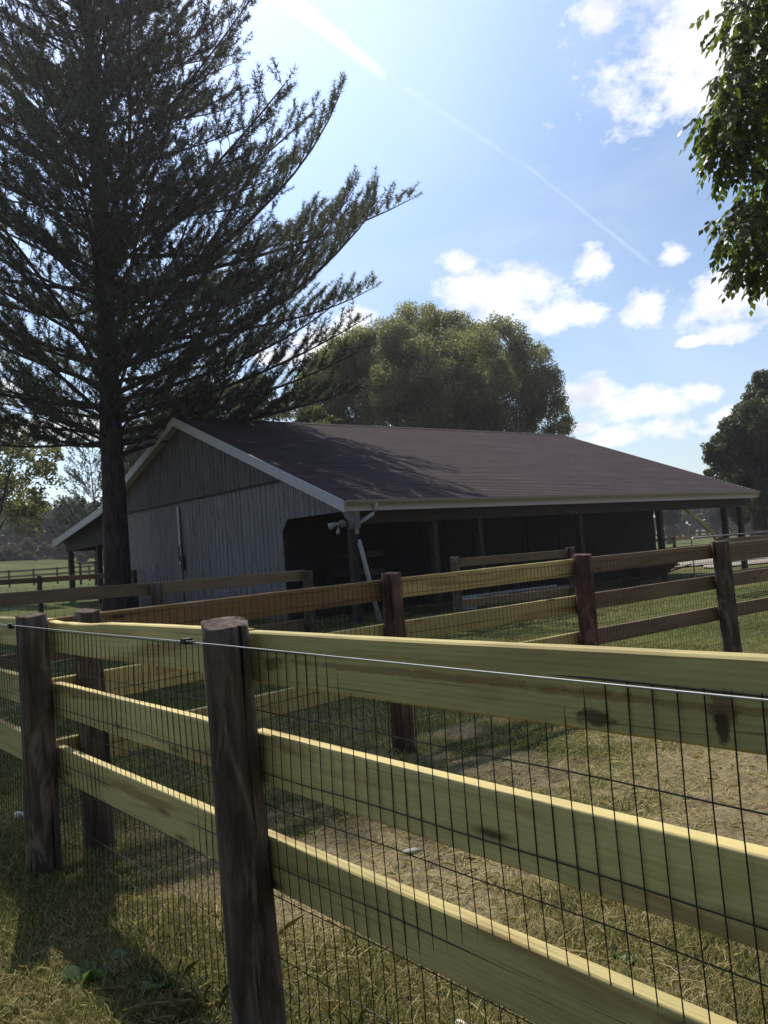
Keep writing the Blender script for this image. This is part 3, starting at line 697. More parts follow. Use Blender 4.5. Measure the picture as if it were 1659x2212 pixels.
# big tree behind the barn
d = 46
L = pl([(905, 715, 72, 0), (840, 760, 75), (975, 730, 62), (780, 790, 70), (1075, 750, 68), (1130, 790, 66), (1010, 790, 90), (900, 810, 100), (730, 795, 62), (765, 765, 60), (700, 815, 55), (690, 850, 62), (720, 850, 80, 3), (820, 780, 80), (640, 885, 42), (1165, 850, 62), (1185, 910, 52), (1205, 945, 34), (1100, 870, 90), (980, 890, 105), (860, 900, 100), (760, 890, 80), (1040, 950, 120), (880, 960, 120), (720, 950, 80), (950, 830, 60, -4), (1060, 820, 60, -4), (830, 850, 60, -4), (950, 800, 120, 4), (1080, 860, 110, 4), (1000, 1040, 120), (850, 1040, 110), (1140, 1010, 80)], d, 2.8, 3)
tree('willow_tree', 'broad domed olive-green tree rising behind the middle of the barn roof', gpt(950, d), L, 360000, .075, 'willow', r=.6, sub=38, subr=.26, fill=.15, droop=.9)
d = 52
L = pl([(560, 850, 40), (500, 870, 45), (430, 860, 42), (360, 880, 46), (590, 890, 30), (440, 930, 60), (540, 930, 55), (340, 950, 55), (400, 1000, 80), (520, 1000, 80)], d, 2, 5)
tree('leafy_tree', 'olive tree behind the barn apex, seen under the low pine boughs', gpt(440, d), L, 60000, .10, 'olive', r=.4, sub=20)
d = 41
L = pl([(690, 905, 30), (655, 915, 24), (725, 925, 24), (670, 960, 50), (710, 970, 40)], d, 1.2, 6)
tree('small_tree', 'small bright yellow-green treetop just over the roof ridge', gpt(690, d), L, 14000, .09, 'olive', r=.15, sub=14)
d = 47
L = pl([(300, 955, 34), (282, 1000, 38), (320, 990, 34), (300, 1050, 50), (260, 1040, 36)], d, 1.5, 8)
tree('leafy_tree', 'grey-green tree peeking out between the pine trunk and the gable slope', gpt(295, d), L, 16000, .10, 'oak', r=.2, sub=14)
# left side
d = 33
L = pl([(20, 940, 34), (70, 955, 30), (110, 985, 26), (30, 1000, 44), (85, 1030, 40), (-30, 960, 50), (20, 1070, 50), (75, 1090, 36), (-60, 1050, 80), (-80, 930, 60), (40, 1130, 45)], d, 1.6, 9)
tree('young_tree', 'loose-leaved tree at the left edge under the pine boughs', gpt(-60, d), L, 12000, .075, 'willow', r=.09, sub=16, subr=.42, asp=.6, fill=.1)
d = 104
for k, (x, y, s, lf, lab) in enumerate([(70, 1120, 42, 'oak', 'dark green bushy tree in the left treeline, nearest the frame edge'), (150, 1110, 40, 'lightleaf', 'mid green tree in the left treeline left of the lean-to'), (205, 1120, 36, 'oak', 'round dark tree above the lean-to roof edge'), (0, 1130, 50, 'oak', 'dark tree mass at the far left frame edge'), (262, 1110, 44, 'lightleaf', 'tree of the left treeline hidden partly by the pine trunk'), (110, 1150, 40, 'lightleaf', 'low green tree in front of the left treeline')]):
    L = pl([(x, y, s), (x-22, y+18, s*.8), (x+24, y+20, s*.8), (x+5, y+45, s), (x-14, y+70, s*.8), (x+20, y+70, s*.8), (x-5, y+100, s*.6), (x+25, y+100, s*.6)], d+k*1.5, 2.5, 20+k)
    tree('leafy_tree', lab, gpt(x, d+k*1.5), L, 14000, .2, lf, r=.3, sub=14, group='trees of the left treeline')
L0 = []
for k in range(26):
    x = -40+k*12.5; y = 1200-k*1.2+random.uniform(-10, 8); L0.append((x, y, random.uniform(9, 17)))
for k in range(16): L0.append((80+k*12+random.uniform(-5, 5), 1214-k*.8+random.uniform(-4, 4), random.uniform(8, 12)))
br_ = thing('brush_thicket', 'dry grey-brown brush thicket at the foot of the left treeline', 'brush', tuple(gpt(120, 92)))
crown('foliage', br_, pl(L0, 92, 3, 31), 26000, .16, M['brush'], sub=10, subr=.5); tag(br_, kind='stuff')
for k, (x, y, s) in enumerate([(20, 1200, 20), (60, 1205, 14)]):
    b = thing('shrub', ['dark shrub on the green bank at the left edge', 'smaller dark shrub beside the bank of sunlit grass'][k], 'shrub', tuple(gpt(x, 88)), 'shrubs on the left bank')
    crown('foliage', b, pl([(x, y, s), (x-18, y+3, s*.8), (x+16, y+5, s*.7)], 88, 1, 40+k), 5000, .14, M['oak'], sub=10)
# right side
d = 44
L = pl([(1665, 840, 45), (1625, 890, 42), (1592, 935, 38), (1555, 965, 32), (1640, 920, 70), (1600, 980, 55), (1560, 1015, 34), (1640, 1020, 70), (1590, 1060, 45), (1705, 880, 80), (1720, 980, 100), (1730, 840, 60), (1545, 990, 24), (1545, 1050, 20), (1700, 1080, 70), (1640, 1090, 40)], d, 2.2, 12)
tree('large_tree', 'tall dark green tree at the right edge past the barn end', gpt(1640, d), L, 90000, .09, 'oak', r=.45, sub=22, subr=.3)
for k in range(16):
    x = 1415+k*17+random.uniform(-6, 6); d = 150+random.uniform(-15, 30); y = 1110+random.uniform(-8, 8); s = random.uniform(11, 15)
    L = pl([(x, y, s), (x-11, y+12, s*.8), (x+12, y+10, s*.8), (x, y+28, s), (x+10, y+36, s*.7)], d, 2, 60+k)
    tree('distant_tree', 'hazy green tree in the far treeline seen through and beyond the open barn bay', gpt(x, d), L, 2500, .3, ('oak', 'olive', 'lightleaf')[k % 3], r=.3, sub=8, group='far treeline beyond the barn', limbs=2)
for k, (x, d, y) in enumerate([(1446, 95, 1104), (1600, 60, 1090), (1548, 110, 1110)]):
    s = 17 if k != 1 else 30
    L = pl([(x, y, s), (x-14, y+8, s*.7), (x+14, y+12, s*.7), (x, y+22, s*.9)], d, 1.5, 90+k)
    tree('leafy_tree', ['dark tree seen through the barn bay beside its left post', 'dark low tree behind the right end of the gutter', 'small dark tree seen through the barn bay under the diagonal brace'][k], gpt(x, d), L, 7000, .17, 'oak', r=.3, sub=12, limbs=3)
# ------------------------------------------------------------------ the big pine
def pine(name, label, base, Ht, r0, zmin, Lf, whorl, seed, needle_w, needle_l, dens, az_extra=None, mat='needle', tufts=4, nn=10, elev0=(2, 32), twist=None, gap=None):
    rs = np.random.default_rng(seed); base = np.array(base, float)
    tr = thing(name, label, 'tree', tuple(base))
    K = 26; u = np.linspace(0, 1, K); tx = .10*np.sin(u*4); ty = .08*np.sin(u*5+1)
    def tp(z): return np.array([.10*math.sin(z/Ht*4), .08*math.sin(z/Ht*5+1)-.067, z])
    pts = np.array([tp(q*Ht) for q in u]); rad = r0*(1-u*.93)*(1+.35*np.exp(-u*Ht/.5))
    V = tube_verts(pts[None], rad[None], 24)[0]
    th = np.arange(24)*2*math.pi/24
    rough = 1+.05*np.sin(th*5)[None, :]*np.sin(pts[:, 2]*2.2)[:, None]+.03*np.sin(th*11+2)[None, :]
    V = pts[:, None]+(V-pts[:, None])*rough[..., None]
    k, i = np.meshgrid(np.arange(K-1), np.arange(24), indexing='ij')
    F = np.stack([k*24+i, k*24+(i+1) % 24, (k+1)*24+(i+1) % 24, (k+1)*24+i], -1).reshape(-1, 4)
    npmesh('trunk', V.reshape(-1, 3), F, M['bark'], tr, smooth=True)
    LP = []; LR = []; SP = []; SR = []; TW = []; z = zmin
    limbs = []
    while z < Ht-.4:
        nb = rs.integers(4, 6) if whorl > .5 else 4; a0 = rs.uniform(0, 6.28)
        for b in range(nb): limbs.append((z+rs.uniform(-.2, .2), a0+b*2*math.pi/nb+rs.uniform(-.25, .25), None, None))
        z += whorl*rs.uniform(.8, 1.2)
    limbs += az_extra or []
    for (z, az, Lq, e0) in limbs:
        L = Lf(z, az)*rs.uniform(.86, 1.08) if Lq is None else Lq
        if L < .3: continue
        if gap and Lq is None and gap(z, az): continue
        e = R_(rs.uniform(*elev0)) if e0 is None else R_(e0[0]); e1 = R_(rs.uniform(18, 52)) if e0 is None else R_(e0[1])
        Kb = 12; s = np.linspace(0, 1, Kb); el = e+(e1-e)*s**1.8
        st = L/(Kb-1); azs = az+.12*np.sin(s*4+rs.uniform(0, 6)) if twist is None else az+twist*s
        dirs = np.stack([np.cos(azs)*np.cos(el), np.sin(azs)*np.cos(el), np.sin(el)], -1)
        p = tp(z)+np.concatenate([[np.zeros(3)], np.cumsum(dirs[:-1]*st, 0)])
        rb = r0*.22*(1-z/Ht*.6)*(L/8)**.7*(1-s*.9)+.006
        LP.append(p); LR.append(rb)
        # secondary shoots
        sp = .30/dens; n2 = int(L*.85/sp)
        for q in range(n2):
            tq = .16+.84*(q+rs.uniform(0, 1))/n2; ii = tq*(Kb-1); i0 = min(int(ii), Kb-2); f = ii-i0
            p0 = p[i0]*(1-f)+p[i0+1]*f; dl = dirs[i0]
            side = 1 if q % 2 else -1; ang = R_(rs.uniform(28, 60))*side
            ca, sa = math.cos(ang), math.sin(ang); dh = np.array([dl[0]*ca-dl[1]*sa, dl[0]*sa+dl[1]*ca, dl[2]+rs.uniform(-.12, .3)])
            l2 = (.34+.5*(1-tq)*min(L, 7)*.62*math.sin(min(1, tq*2.2)*1.57))*rs.uniform(.6, 1.2)
            dh /= np.linalg.norm(dh); K2 = 5; s2 = np.linspace(0, 1, K2); up = np.array([0, 0, 1.])
            p2 = p0+dh*(s2*l2)[:, None]+up*(l2*.30*s2**2)[:, None]
            SP.append(p2); SR.append(.011*(1-s2*.7)*(.5+l2*.5)+.002)
            # twigs
            n3 = max(1, int(l2/.2*dens))
            for m in range(n3+1):
                tm = 1. if m == n3 else .2+.8*(m+rs.uniform(0, 1))/n3
                pa = p0+dh*tm*l2+up*(l2*.30*tm**2); an = rs.uniform(-1.1, 1.1)
                if m == n3: an *= .2
                ca, sa = math.cos(an), math.sin(an); d3 = np.array([dh[0]*ca-dh[1]*sa, dh[0]*sa+dh[1]*ca, dh[2]+rs.uniform(.1, .8)]); d3 /= np.linalg.norm(d3)
                TW.append((pa, d3, rs.uniform(.15, .45)))
        TW.append((p[-1], dirs[-1], .4))
    parts = [tubes(np.array(LP), np.array(LR), 6)]
    npmesh('limb', *parts[0], M['bark'], tr, smooth=True)['kind'] = 'stuff' if len(LP) > 100 else 'part'
    V, F = tubes(np.array(SP), np.array(SR), 3); npmesh('twigs', V, F, M['bark'], tr)['kind'] = 'stuff'
    A = np.array([q[0] for q in TW]); D = np.array([q[1] for q in TW]); Ln = np.array([q[2] for q in TW]); n = len(A)
    # needles in brushes along each twig
    q = np.linspace(.15, 1., tufts); C = (A[:, None]+D[:, None]*(Ln[:, None]*q)[..., None]).reshape(-1, 3)
    DD = D.repeat(tufts, 0); N = len(C)
    C = C.repeat(nn, 0); DD = DD.repeat(nn, 0); m = len(C)
    nd = unit(DD*.55+rs.normal(size=(m, 3))*.62); ln = needle_l*rs.uniform(.7, 1.2, m)[:, None]
    sd = unit(np.cross(nd, rs.normal(size=(m, 3))))*needle_w
    C = C+rs.normal(size=(m, 3))*.012
    V = np.stack([C-sd, C+sd, C+nd*ln], 1).reshape(-1, 3); F = np.arange(3*m).reshape(-1, 3)
    tint = rs.uniform(0, 1, N).repeat(nn).repeat(3)
    npmesh('needles', V, F, M[mat], tr, attr={'tint': tint})
    # twig sticks
    Pt = np.stack([A, A+D*Ln[:, None]], 1); V, F = tubes(Pt, np.full((n, 2), .004), 3); npmesh('shoots', V, F, M['bark'], tr)['kind'] = 'stuff'
    return tr
RIGHT = math.atan2(-.619, .782)
def pineL(z, az):
    c = math.cos(az-RIGHT)
    L = np.interp(z, [4, 5.2, 6, 8, 9.5, 11, 13, 16, 20, 23, 24.9, 26], [3.2, 4.6, 7.6, 8.6, 8.4, 6.4, 5.2, 4.9, 4.0, 2.4, 1., .3])
    return L*(1.0+.09*c)*(.86+.22*math.sin(z*5.1+az*3)**2)
bz = float(ground_z(8.75, 23.3))
pine('pine_tree', 'huge dark pine towering in front of the barn gable on the left', (8.83, 23.3, bz-.1), 25.5, .37, 5.0, pineL, .54, 5, .0095, .15, 1.32,
     az_extra=[(4.55, RIGHT+.1, 6.6, (14, 8)), (4.3, RIGHT-.35, 3.2, (30, 20)), (4.6, RIGHT+3.0, 3.6, (35, 10)), (5.5, RIGHT+.02, 7.6, (12, 30)), (4.9, RIGHT+2.6, 4.2, (28, 5)), (7.0, RIGHT+.1, 9.9, (16, 70)), (8.2, RIGHT-.1, 9.6, (26, 70)), (6.3, RIGHT-.2, 9.4, (14, 55)), (7.6, RIGHT+.25, 9.2, (20, 62)), (4.95, RIGHT+.02, 7.0, (4, 16)), (5.15, RIGHT-.12, 7.4, (10, 22)), (5.2, RIGHT+3.3, 4.6, (8, 20)), (5.6, RIGHT+2.9, 5.0, (15, 8)), (5.0, RIGHT+3.6, 4.0, (-5, 15)), (6.0, RIGHT+3.15, 5.2, (10, 25)), (4.9, RIGHT+2.4, 3.8, (5, 20))])
# thin bare conifer at left
def thinL(z, az): return np.interp(z, [1, 3, 9], [2.4, 2.2, .4])
b = gpt(205, 46); pine('thin_conifer', 'thin sparse conifer between the left treeline and the pine trunk', b, 7.4, .09, 1.2, thinL, .4, 8, .016, .14, .9, tufts=3, nn=8, mat='needle2', elev0=(15, 35))
# ------------------------------------------------------------------ overhanging tree at right (trunk outside the frame)
ot = thing('ash_tree', 'drooping leafy boughs with compound leaves hanging in at the upper right', 'tree', (8.9, -1.2, -.02))
tb = np.array([8.9, -1.2, 0.])
tpts = np.array([tb+np.array([.1*math.sin(z*.6), .1*math.cos(z*.5), z]) for z in np.linspace(-.1, 9, 12)])
MB().tube(tpts-tb, np.linspace(.26, .1, 12), 12).build('trunk', M['bark2'], ot, True)
Cs = []; Ds = []
# bough ends: x, y (view direction), radius, depth
ends = [(1640, 20, 70, 8.2), (1580, 30, 40, 8.0), (1640, 150, 70, 8.2), (1575, 150, 42, 7.9), (1555, 260, 50, 8.0), (1620, 240, 80, 8.3), (1565, 320, 36, 8.0), (1600, 320, 60, 8.2), (1650, 400, 60, 8.3), (1590, 480, 45, 8.0), (1640, 470, 60, 8.2), (1615, 560, 36, 8.0), (1650, 560, 50, 8.3),
        (1750, 60, 120, 8.6), (1760, 220, 120, 8.8), (1770, 400, 120, 8.8), (1740, 540, 90, 8.6), (1900, 200, 160, 9.2), (1900, 420, 150, 9.2), (1850, 0, 160, 9.), (1700, -120, 120, 8.5), (1850, -200, 160, 9), (2050, 100, 150, 9.4), (2050, 350, 150, 9.4)]
for k, (x, y, s, dd) in enumerate(ends):
    c = P(x, y, dd); rad = s/1822*dd
    st = tpts[min(11, max(4, int((c[2]-1.0)/9*11)))]
    mid = (st+c)/2+np.array([0, 0, .5]); q = np.array([(1-a)**2*st+2*a*(1-a)*mid+a*a*c for a in np.linspace(0, 1, 8)])
    MB().tube(q-tb, np.linspace(.045, .006, 8), 6).build('limb', M['bark2'], ot, True)
    m = int(58*(rad/.25)**2); m = min(m, 230)
    d_ = unit(rng.normal(size=(m, 3))); C = c+d_*rad*rng.uniform(.25, 1., (m, 1))**.5*np.array([1, 1, 1.1])
    out = unit(d_*np.array([1, 1, .3])+np.array([0, 0, -.75])+rng.normal(size=(m, 3))*.25); Cs.append(C); Ds.append(out)
C = np.concatenate(Cs); D = np.concatenate(Ds); m = len(C)
V = []; tint = []
nl = 7; Lr = .2*rng.uniform(.7, 1.15, m)
SDv = unit(np.cross(D, np.array([0, 0, 1.])+rng.normal(size=(m, 3))*.3)); UPv = np.cross(SDv, D)
LV = []; LT = []
for j in range(nl):
    tt = .3+.7*(j//2)/3; sg = (1 if j % 2 else -1) if j < nl-1 else 0
    if j == nl-1: tt = 1.
    o_ = C+D*(Lr*tt)[:, None]-np.array([0, 0, 1.])*(.05*tt*tt)
    ld = unit(D*(.75 if sg else 1.)+SDv*sg*.75+np.array([0, 0, -.35])+rng.normal(size=(m, 3))*.15)
    ll = (.08*rng.uniform(.75, 1.2, m))[:, None]; sd = unit(np.cross(ld, UPv+rng.normal(size=(m, 3))*.35))*.026
    nrm = np.cross(ld, sd)
    LV.append(np.stack([o_, o_+ld*ll*.45+sd, o_+ld*ll-nrm*.0-np.array([0, 0, .012]), o_+ld*ll*.45-sd], 1)); LT.append(rng.uniform(0, 1, m))
V = np.concatenate(LV).reshape(-1, 3)-tb; T = np.concatenate(LT).repeat(4)
npmesh('foliage', V, np.arange(len(V)).reshape(-1, 4), M['ash'], ot, attr={'tint': T})
Pt = np.stack([C-np.array(tb), C+D*Lr[:, None]*.95-np.array([0, 0, .045])-tb], 1); V, F = tubes(Pt, np.full((m, 2), .0018), 3); npmesh('leaf_stalks', V, F, M['ash'], ot, attr={'tint': np.zeros(len(V))})['kind'] = 'stuff'
# ------------------------------------------------------------------ grass
def blades(n, xr, yr, hmin, hmax, w, name, label, dens_pow=1., far=False, seed=0, dry=0., dmin=0.):
    rs = np.random.default_rng(seed)
    x = rs.uniform(*xr, n); y = rs.uniform(*yr, n)
    # keep what lies in front of the viewer
    px = CAM[:, 2]; dep = x*px[0]+y*px[1]; lat = x*CAM[0, 0]+y*CAM[1, 0]
    g = grassness(x, y); n2 = fbm(x*2.3, y*2.3, 41)
    keep = (dep > .6) & (np.abs(lat) < dep*.62+.9) & (np.hypot(x, y) > dmin) & (rs.uniform(0, 1, n) < np.clip(.10+g*1.05, 0, 1))
    x, y, g, n2 = x[keep], y[keep], g[keep], n2[keep]; m = len(x)
    z = ground_z(x, y)+.035*(fbm(x*6, y*6, 33, 3)-.5)*np.exp(-np.hypot(x, y)/9)-.004
    h = rs.uniform(hmin, hmax, m)*(.45+.8*g)*(.6+.8*n2); az = rs.uniform(0, 6.283, m); ln = rs.uniform(.15, 1.25, m)*(1.3-.5*g)
    d = np.stack([np.cos(az)*np.sin(ln), np.sin(az)*np.sin(ln), np.cos(ln)], -1)
    b = np.stack([x, y, z], -1); a2 = rs.uniform(0, 6.283, m); s = np.stack([np.cos(a2), np.sin(a2), 0*a2], -1)*(w*rs.uniform(.6, 1.3, m))[:, None]
    mid = b+d*(h*.55)[:, None]; tip = b+d*h[:, None]*np.array([1.15, 1.15, .82])
    V = np.stack([b-s, b+s, mid+s*.7, tip, mid-s*.7], 1).reshape(-1, 3)
    tint = np.clip(.05+rs.beta(1.6, 2.2, m)*.9+.62*(1-g)*.75+dry+.5*(fbm(x*.7, y*.7, 61)-.5), 0, 1)
    return V, np.arange(5*m).reshape(-1, 5), tint.repeat(5)
VV = []; FF = []; TT = []; k0 = 0
for a in [(420000, (-1.2, 3.6), (.4, 5.2), .028, .072, .0018), (260000, (1.2, 9.5), (.6, 9), .025, .07, .0024), (150000, (-2, 16), (4.8, 14), .025, .055, .0035), (60000, (-3, 26), (9, 26), .03, .06, .008)]:
    v, f, tn = blades(*a, '', '', seed=int(a[0]/1000)+len(VV)); VV.append(v); FF.append(f+k0); TT.append(tn); k0 += len(v)
# longer tufts under the near fence
rs = np.random.default_rng(5); m0 = 110; cx = 1.3+rs.normal(0, .10, m0); cy = rs.uniform(.5, 4.4, m0); keepc = fbm(cx*3, cy*1.3, 91) > .47; cx = cx[keepc]; cy = cy[keepc]
m = len(cx)*26; x = cx.repeat(26)+rs.normal(0, .05, m); y = cy.repeat(26)+rs.normal(0, .05, m); z = ground_z(x, y)-.01
h = rs.uniform(.06, .16, m); az = rs.uniform(0, 6.283, m); ln = rs.uniform(.1, 1.0, m); d3 = np.stack([np.cos(az)*np.sin(ln), np.sin(az)*np.sin(ln), np.cos(ln)], -1)
s = np.stack([-np.sin(az), np.cos(az), 0*az], -1)*.0019; b = np.stack([x, y, z], -1)
V = np.stack([b-s, b+s, b+d3*(h*.55)[:, None]+s*.8, b+d3*h[:, None]*np.array([1.3, 1.3, .75]), b+d3*(h*.55)[:, None]-s*.8], 1).reshape(-1, 3)
VV.append(V); FF.append(np.arange(5*m).reshape(-1, 5)+k0); TT.append(np.clip(rs.uniform(.1, .95, m), 0, 1).repeat(5)); k0 += len(V)
gr = npmesh('grass', np.concatenate(VV), np.concatenate(FF), M['grass'], attr={'tint': np.concatenate(TT)})
tag(gr, 'short patchy grass and dry straw covering the ground', 'grass', kind='stuff')
rs = np.random.default_rng(77); m = 24000; x = rs.uniform(-.8, 9, m); y = rs.uniform(.5, 5.2, m); kp = (fbm(x*1.1, y*1.1, 15)+rs.normal(0, .06, m)) > .5; x = x[kp]; y = y[kp]; m = len(x)
z = ground_z(x, y)+.035*(fbm(x*6, y*6, 33, 3)-.5)*np.exp(-np.hypot(x, y)/9)+rs.uniform(.002, .022, m)
az = rs.uniform(0, 6.283, m); L_ = rs.uniform(.03, .13, m)/2; d3 = np.stack([np.cos(az), np.sin(az), rs.normal(0, .18, m)], -1); s = np.stack([-np.sin(az), np.cos(az), 0*az], -1)*(.0012*rs.uniform(.5, 1.4, m))[:, None]
b = np.stack([x, y, z], -1); bend = np.stack([0*x, 0*x, rs.uniform(-.004, .014, m)], -1)
V = np.stack([b-d3*L_[:, None]-s, b-d3*L_[:, None]+s, b+bend+s, b+d3*L_[:, None]+s, b+d3*L_[:, None]-s, b+bend-s], 1).reshape(-1, 3)
st = npmesh('straw', V, np.arange(6*m).reshape(-1, 6), M['grass'], attr={'tint': rs.uniform(.5, .97, m).repeat(6)})
tag(st, 'loose pale straw scattered over the worn ground', 'straw', kind='stuff')
# broad-leaf weeds
def weed(x, y, r, n, label, seed):
    rs = np.random.default_rng(seed); z0 = float(ground_z(x, y)); w = thing('weed_plant', label, 'plant', (x, y, z0), 'broad-leaved weeds in the grass')
    V = []
    for k in range(n):
        a = rs.uniform(0, 6.283); e = rs.uniform(.25, 1.2); L = r*rs.uniform(.4, .8); d = np.array([math.cos(a)*math.cos(e), math.sin(a)*math.cos(e), math.sin(e)]); s = np.array([-math.sin(a), math.cos(a), 0])
        o = np.array([rs.normal(0, r*.3), rs.normal(0, r*.3), 0]); p0 = o; p1 = o+d*L*.5; p2 = o+d*L*.8+[0, 0, -.01]; p3 = o+d*L+np.array([0, 0, -.12*L]); wd = L*.36
        V += [p0-s*.003, p0+s*.003, p1+s*wd, p2+s*wd*.9, p3, p2-s*wd*.9, p1-s*wd]
    V = np.array(V); npmesh('leaves', V, np.arange(len(V)).reshape(-1, 7), M['weed'], w, attr={'tint': rs.uniform(0, 1, n).repeat(7)})
weed(1.0, 3.08, .13, 26, 'pale green broad-leaved weed left of the nearest post', 1)
weed(1.12, 2.86, .1, 20, 'low broad-leaved weed close to the foot of the nearest post', 2)
weed(1.55, 2.02, .09, 18, 'small broad-leaved weed behind the lower rail', 3)
weed(2.35, 1.86, .06, 26, 'grey-green weed clump under the middle rail at right', 4)
weed(1.05, 2.55, .08, 16, 'tiny broad-leaved weed in the shade by the nearest post', 5)
def stone(x, y, s, mat, label, seed, name='stone'):
    import bmesh
    bm = bmesh.new(); bmesh.ops.create_icosphere(bm, subdivisions=3, radius=1)
    r = random.Random(seed); ph = [r.random()*6 for _ in range(4)]
    for v in bm.verts:
        c = v.co; k = 1+.12*math.sin(3*c.x+ph[0])*math.cos(2*c.y+ph[1])+.08*math.sin(5*c.y+4*c.z+ph[2]); v.co = Vector((c.x*s[0]*k, c.y*s[1]*k, max(c.z, -.4)*s[2]*k))
    me = bpy.data.meshes.new(name); bm.to_mesh(me); bm.free(); me.materials.append(M[mat]); me.polygons.foreach_set('use_smooth', np.ones(len(me.polygons), bool))
    o = bpy.data.objects.new(name, me); COL.objects.link(o); o.location = (x, y, float(ground_z(x, y))+s[2]*.35); o.rotation_euler = (.1, .1, r.random()*3)
    return tag(o, label, 'stone')
stone(1.72, 1.97, (.032, .018, .014), 'stone', 'bright white stone in the grass at the bottom of the picture', 1)
stone(2.58, 3.22, (.045, .03, .012), 'greystone', 'flat pale grey stone on the worn ground inside the pen', 2)
stone(1.33, 5.25, (.03, .025, .04), 'stone', 'whitish stone at the left edge beyond the second post', 3)
# ------------------------------------------------------------------ volume added to mimic lens glare as a haze
hm = NT('veil_air'); pv = hm.n('ShaderNodeVolumePrincipled', None, Color=(.88, .84, .96, 1), Density=.0007, Anisotropy=.6); hm.n('ShaderNodeOutputMaterial', None, Volume=pv.outputs[0])
tag(MB().box(-300, 660, -300, 660, -1.6, 29).build('veil', hm.m), kind='stuff')
# ------------------------------------------------------------------ camera, sun, sky
cd = bpy.data.cameras.new('camera'); cam = bpy.data.objects.new('camera', cd); COL.objects.link(cam)
cd.sensor_fit = 'HORIZONTAL'; cd.sensor_width = 36; cd.lens = 36*1822/1659; cd.clip_start = .05; cd.clip_end = 3000
mt = Matrix([[CAM[i, 0], -CAM[i, 1], -CAM[i, 2]] for i in range(3)]).to_4x4(); mt.translation = (0, 0, EYE); cam.matrix_world = mt
SC.camera = cam
sd = bpy.data.lights.new('sun', 'SUN'); sd.energy = 5.; sd.angle = R_(.55); sd.color = (1., .93, .8)
so = bpy.data.objects.new('sun', sd); COL.objects.link(so); so.rotation_euler = Vector(SUND).to_track_quat('Z', 'Y').to_euler(); so.location = (5, 14, 30)
W = NT('World', 'world'); SC.world = W.m
sky = W.n('ShaderNodeTexSky', {'sky_type': 'NISHITA', 'sun_disc': False, 'sun_elevation': R_(SUN_EL), 'sun_rotation': SUN_AZ, 'altitude': 200., 'air_density': 1., 'dust_density': .6, 'ozone_density': 1.5})
dirv = W.n('ShaderNodeTexCoord').outputs['Generated']
def rdir(x, y): v_ = P(x, y, 1.)-np.array([0, 0, EYE]); return v_/np.linalg.norm(v_)
clouds = [(1535, 45, 195, 155), (1580, 160, 150, 100), (1480, 90, 110, 90), (1305, 30, 48, 48), (1640, 210, 70, 60),
          (985, 572, 48, 30), (1000, 620, 75, 50), (1090, 650, 130, 62), (1190, 690, 60, 42), (1262, 684, 42, 26), (1272, 574, 42, 32), (1455, 548, 36, 28),
          (1590, 640, 120, 62), (1400, 668, 46, 36), (1600, 715, 70, 26), (1495, 738, 34, 12), (1270, 850, 62, 34), (1420, 872, 130, 36), (1510, 850, 50, 24), (1340, 945, 80, 24), (1262, 925, 32, 16), (1420, 925, 90, 26), (1580, 900, 60, 30),
          (690, 745, 110, 56), (770, 692, 44, 28), (600, 770, 60, 34), (120, 930, 110, 34), (20, 845, 50, 30), (10, 780, 26, 26)]
fld = None
for (x, y, w_, h_) in clouds:
    c = rdir(x, y); a = w_/1822; b_ = h_/1822
    s1 = W.n('ShaderNodeVectorMath', {'operation': 'SUBTRACT'}, i0=dirv, i1=tuple(c)).outputs[0]
    s2 = W.n('ShaderNodeVectorMath', {'operation': 'MULTIPLY'}, i0=s1, i1=(1/a, 1/a, 1/b_)).outputs[0]
    ln = W.n('ShaderNodeVectorMath', {'operation': 'LENGTH'}, i0=s2).outputs['Value']
    fld = ln if fld is None else W.math('SMOOTH_MIN', fld, ln, .25)
nm = W.n('ShaderNodeMapping', None, Vector=dirv, Scale=(1, 1, 1.5)).outputs[0]
n1 = W.noise(nm, 13., 9., .62, .2); n2 = W.noise(nm, 4., 5., .6)
f = W.math('ADD', W.math('SUBTRACT', 1.06, fld), W.math('ADD', W.math('MULTIPLY', W.math('SUBTRACT', n1, .5), 2.8), W.math('MULTIPLY', W.math('SUBTRACT', W.noise(nm, 46., 6., .65), .5), 1.5)))
dens = W.ramp(f, [(.0, 0.), (.2, .35), (.7, 1.)])
# general cloud field elsewhere in the sky (behind and beside the viewer)
away = W.n('ShaderNodeVectorMath', {'operation': 'DOT_PRODUCT'}, i0=dirv, i1=tuple(CAM[:, 2])).outputs['Value']
gen = W.math('MULTIPLY', W.ramp(n2, [(.6, 0.), (.7, .6)]), W.ramp(away, [(.45, 1.), (.62, 0.)]))
dens = W.math('MAXIMUM', dens, gen)
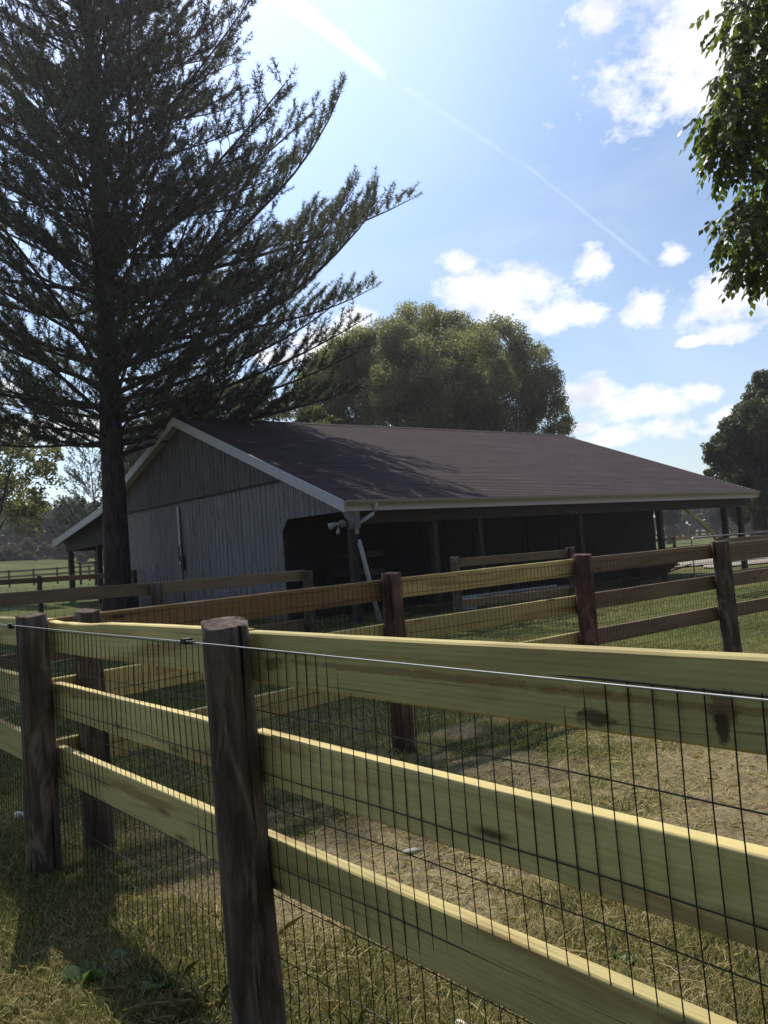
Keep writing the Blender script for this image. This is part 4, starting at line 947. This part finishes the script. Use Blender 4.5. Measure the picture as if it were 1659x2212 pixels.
# thin high haze and contrails
cir = W.noise(W.n('ShaderNodeMapping', None, Vector=dirv, Rotation=(.3, .5, .4), Scale=(1, 1, 2.2)).outputs[0], 2.6, 6., .55, .8)
cirf = W.math('MULTIPLY', W.ramp(cir, [(.4, 0.), (.75, 1.)]), .4)
def trail(x0, y0, x1, y1, w0, w1, amt):
    a = rdir(x0, y0); b_ = rdir(x1, y1); n_ = np.cross(a, b_); n_ /= np.linalg.norm(n_); m_ = b_-a*np.dot(a, b_); m_ /= np.linalg.norm(m_); tot = math.acos(float(np.dot(a, b_)))
    dd = W.math('ABSOLUTE', W.math('ADD', W.n('ShaderNodeVectorMath', {'operation': 'DOT_PRODUCT'}, i0=dirv, i1=tuple(n_)).outputs['Value'], W.math('MULTIPLY', W.math('SUBTRACT', n1, .5), .006)))
    al = W.math('DIVIDE', W.math('ARCTAN2', W.n('ShaderNodeVectorMath', {'operation': 'DOT_PRODUCT'}, i0=dirv, i1=tuple(m_)).outputs['Value'], W.n('ShaderNodeVectorMath', {'operation': 'DOT_PRODUCT'}, i0=dirv, i1=tuple(a)).outputs['Value']), tot)
    wd = W.math('ADD', W.math('MULTIPLY', al, (w1-w0)/1822), w0/1822)
    core = W.math('SUBTRACT', 1., W.math('DIVIDE', dd, wd), clamp=True)
    rng_ = W.ramp(al, [(.0, 0.), (.04, 1.), (.9, .9), (1., 0.)])
    br2 = W.ramp(n1, [(.40, .35), (.56, 1.)])
    return W.math('MULTIPLY', W.math('MULTIPLY', core, rng_), W.math('MULTIPLY', br2, amt))
tr1 = trail(560, -50, 835, 168, 26, 11, 1.); tr2 = trail(870, 185, 1135, 362, 9, 6, .12); tr3 = trail(1130, 352, 1425, 588, 4, 6, .17)
trl = W.math('MAXIMUM', tr1, W.math('MAXIMUM', tr2, tr3))
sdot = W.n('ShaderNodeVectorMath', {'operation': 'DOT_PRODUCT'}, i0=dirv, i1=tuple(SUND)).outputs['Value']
sun_side_gain = W.n('ShaderNodeMapRange', {'interpolation_type': 'SMOOTHSTEP'}, Value=sdot, i1=-.35, i2=.8, i3=.2, i4=1.6).outputs[0]  # sky gain by sun angle, dims the half behind the camera to cut fill
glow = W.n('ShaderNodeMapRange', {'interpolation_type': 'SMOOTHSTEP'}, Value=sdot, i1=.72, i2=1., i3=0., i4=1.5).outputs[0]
sun_side_gain = W.math('ADD', sun_side_gain, glow)
skc = W.n('ShaderNodeVectorMath', {'operation': 'SCALE'}, i0=sky.outputs[0], Scale=sun_side_gain).outputs[0]
WHITE = (15., 15.5, 16.)
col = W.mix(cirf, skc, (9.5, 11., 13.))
col = W.mix(trl, col, WHITE)
shade = W.ramp(W.noise(W.n('ShaderNodeMapping', None, Vector=dirv, Location=(0, 0, .03), Scale=(1, 1, 2.)).outputs[0], 9., 4., .5), [(.5, (13., 13., 13.)), (.68, (9., 9.5, 10.6))])
col = W.mix(dens, col, shade)
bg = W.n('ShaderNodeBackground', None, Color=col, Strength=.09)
W.n('ShaderNodeOutputWorld', None, Surface=bg.outputs[0])
SC.world.cycles.sampling_method = 'MANUAL'; SC.world.cycles.sample_map_resolution = 1024
SC.view_settings.view_transform = 'Standard'; SC.view_settings.look = 'None'; SC.view_settings.exposure = 0.; SC.view_settings.gamma = 1
SC.cycles.max_bounces = 6; SC.cycles.transparent_max_bounces = 6; SC.cycles.use_denoising = True
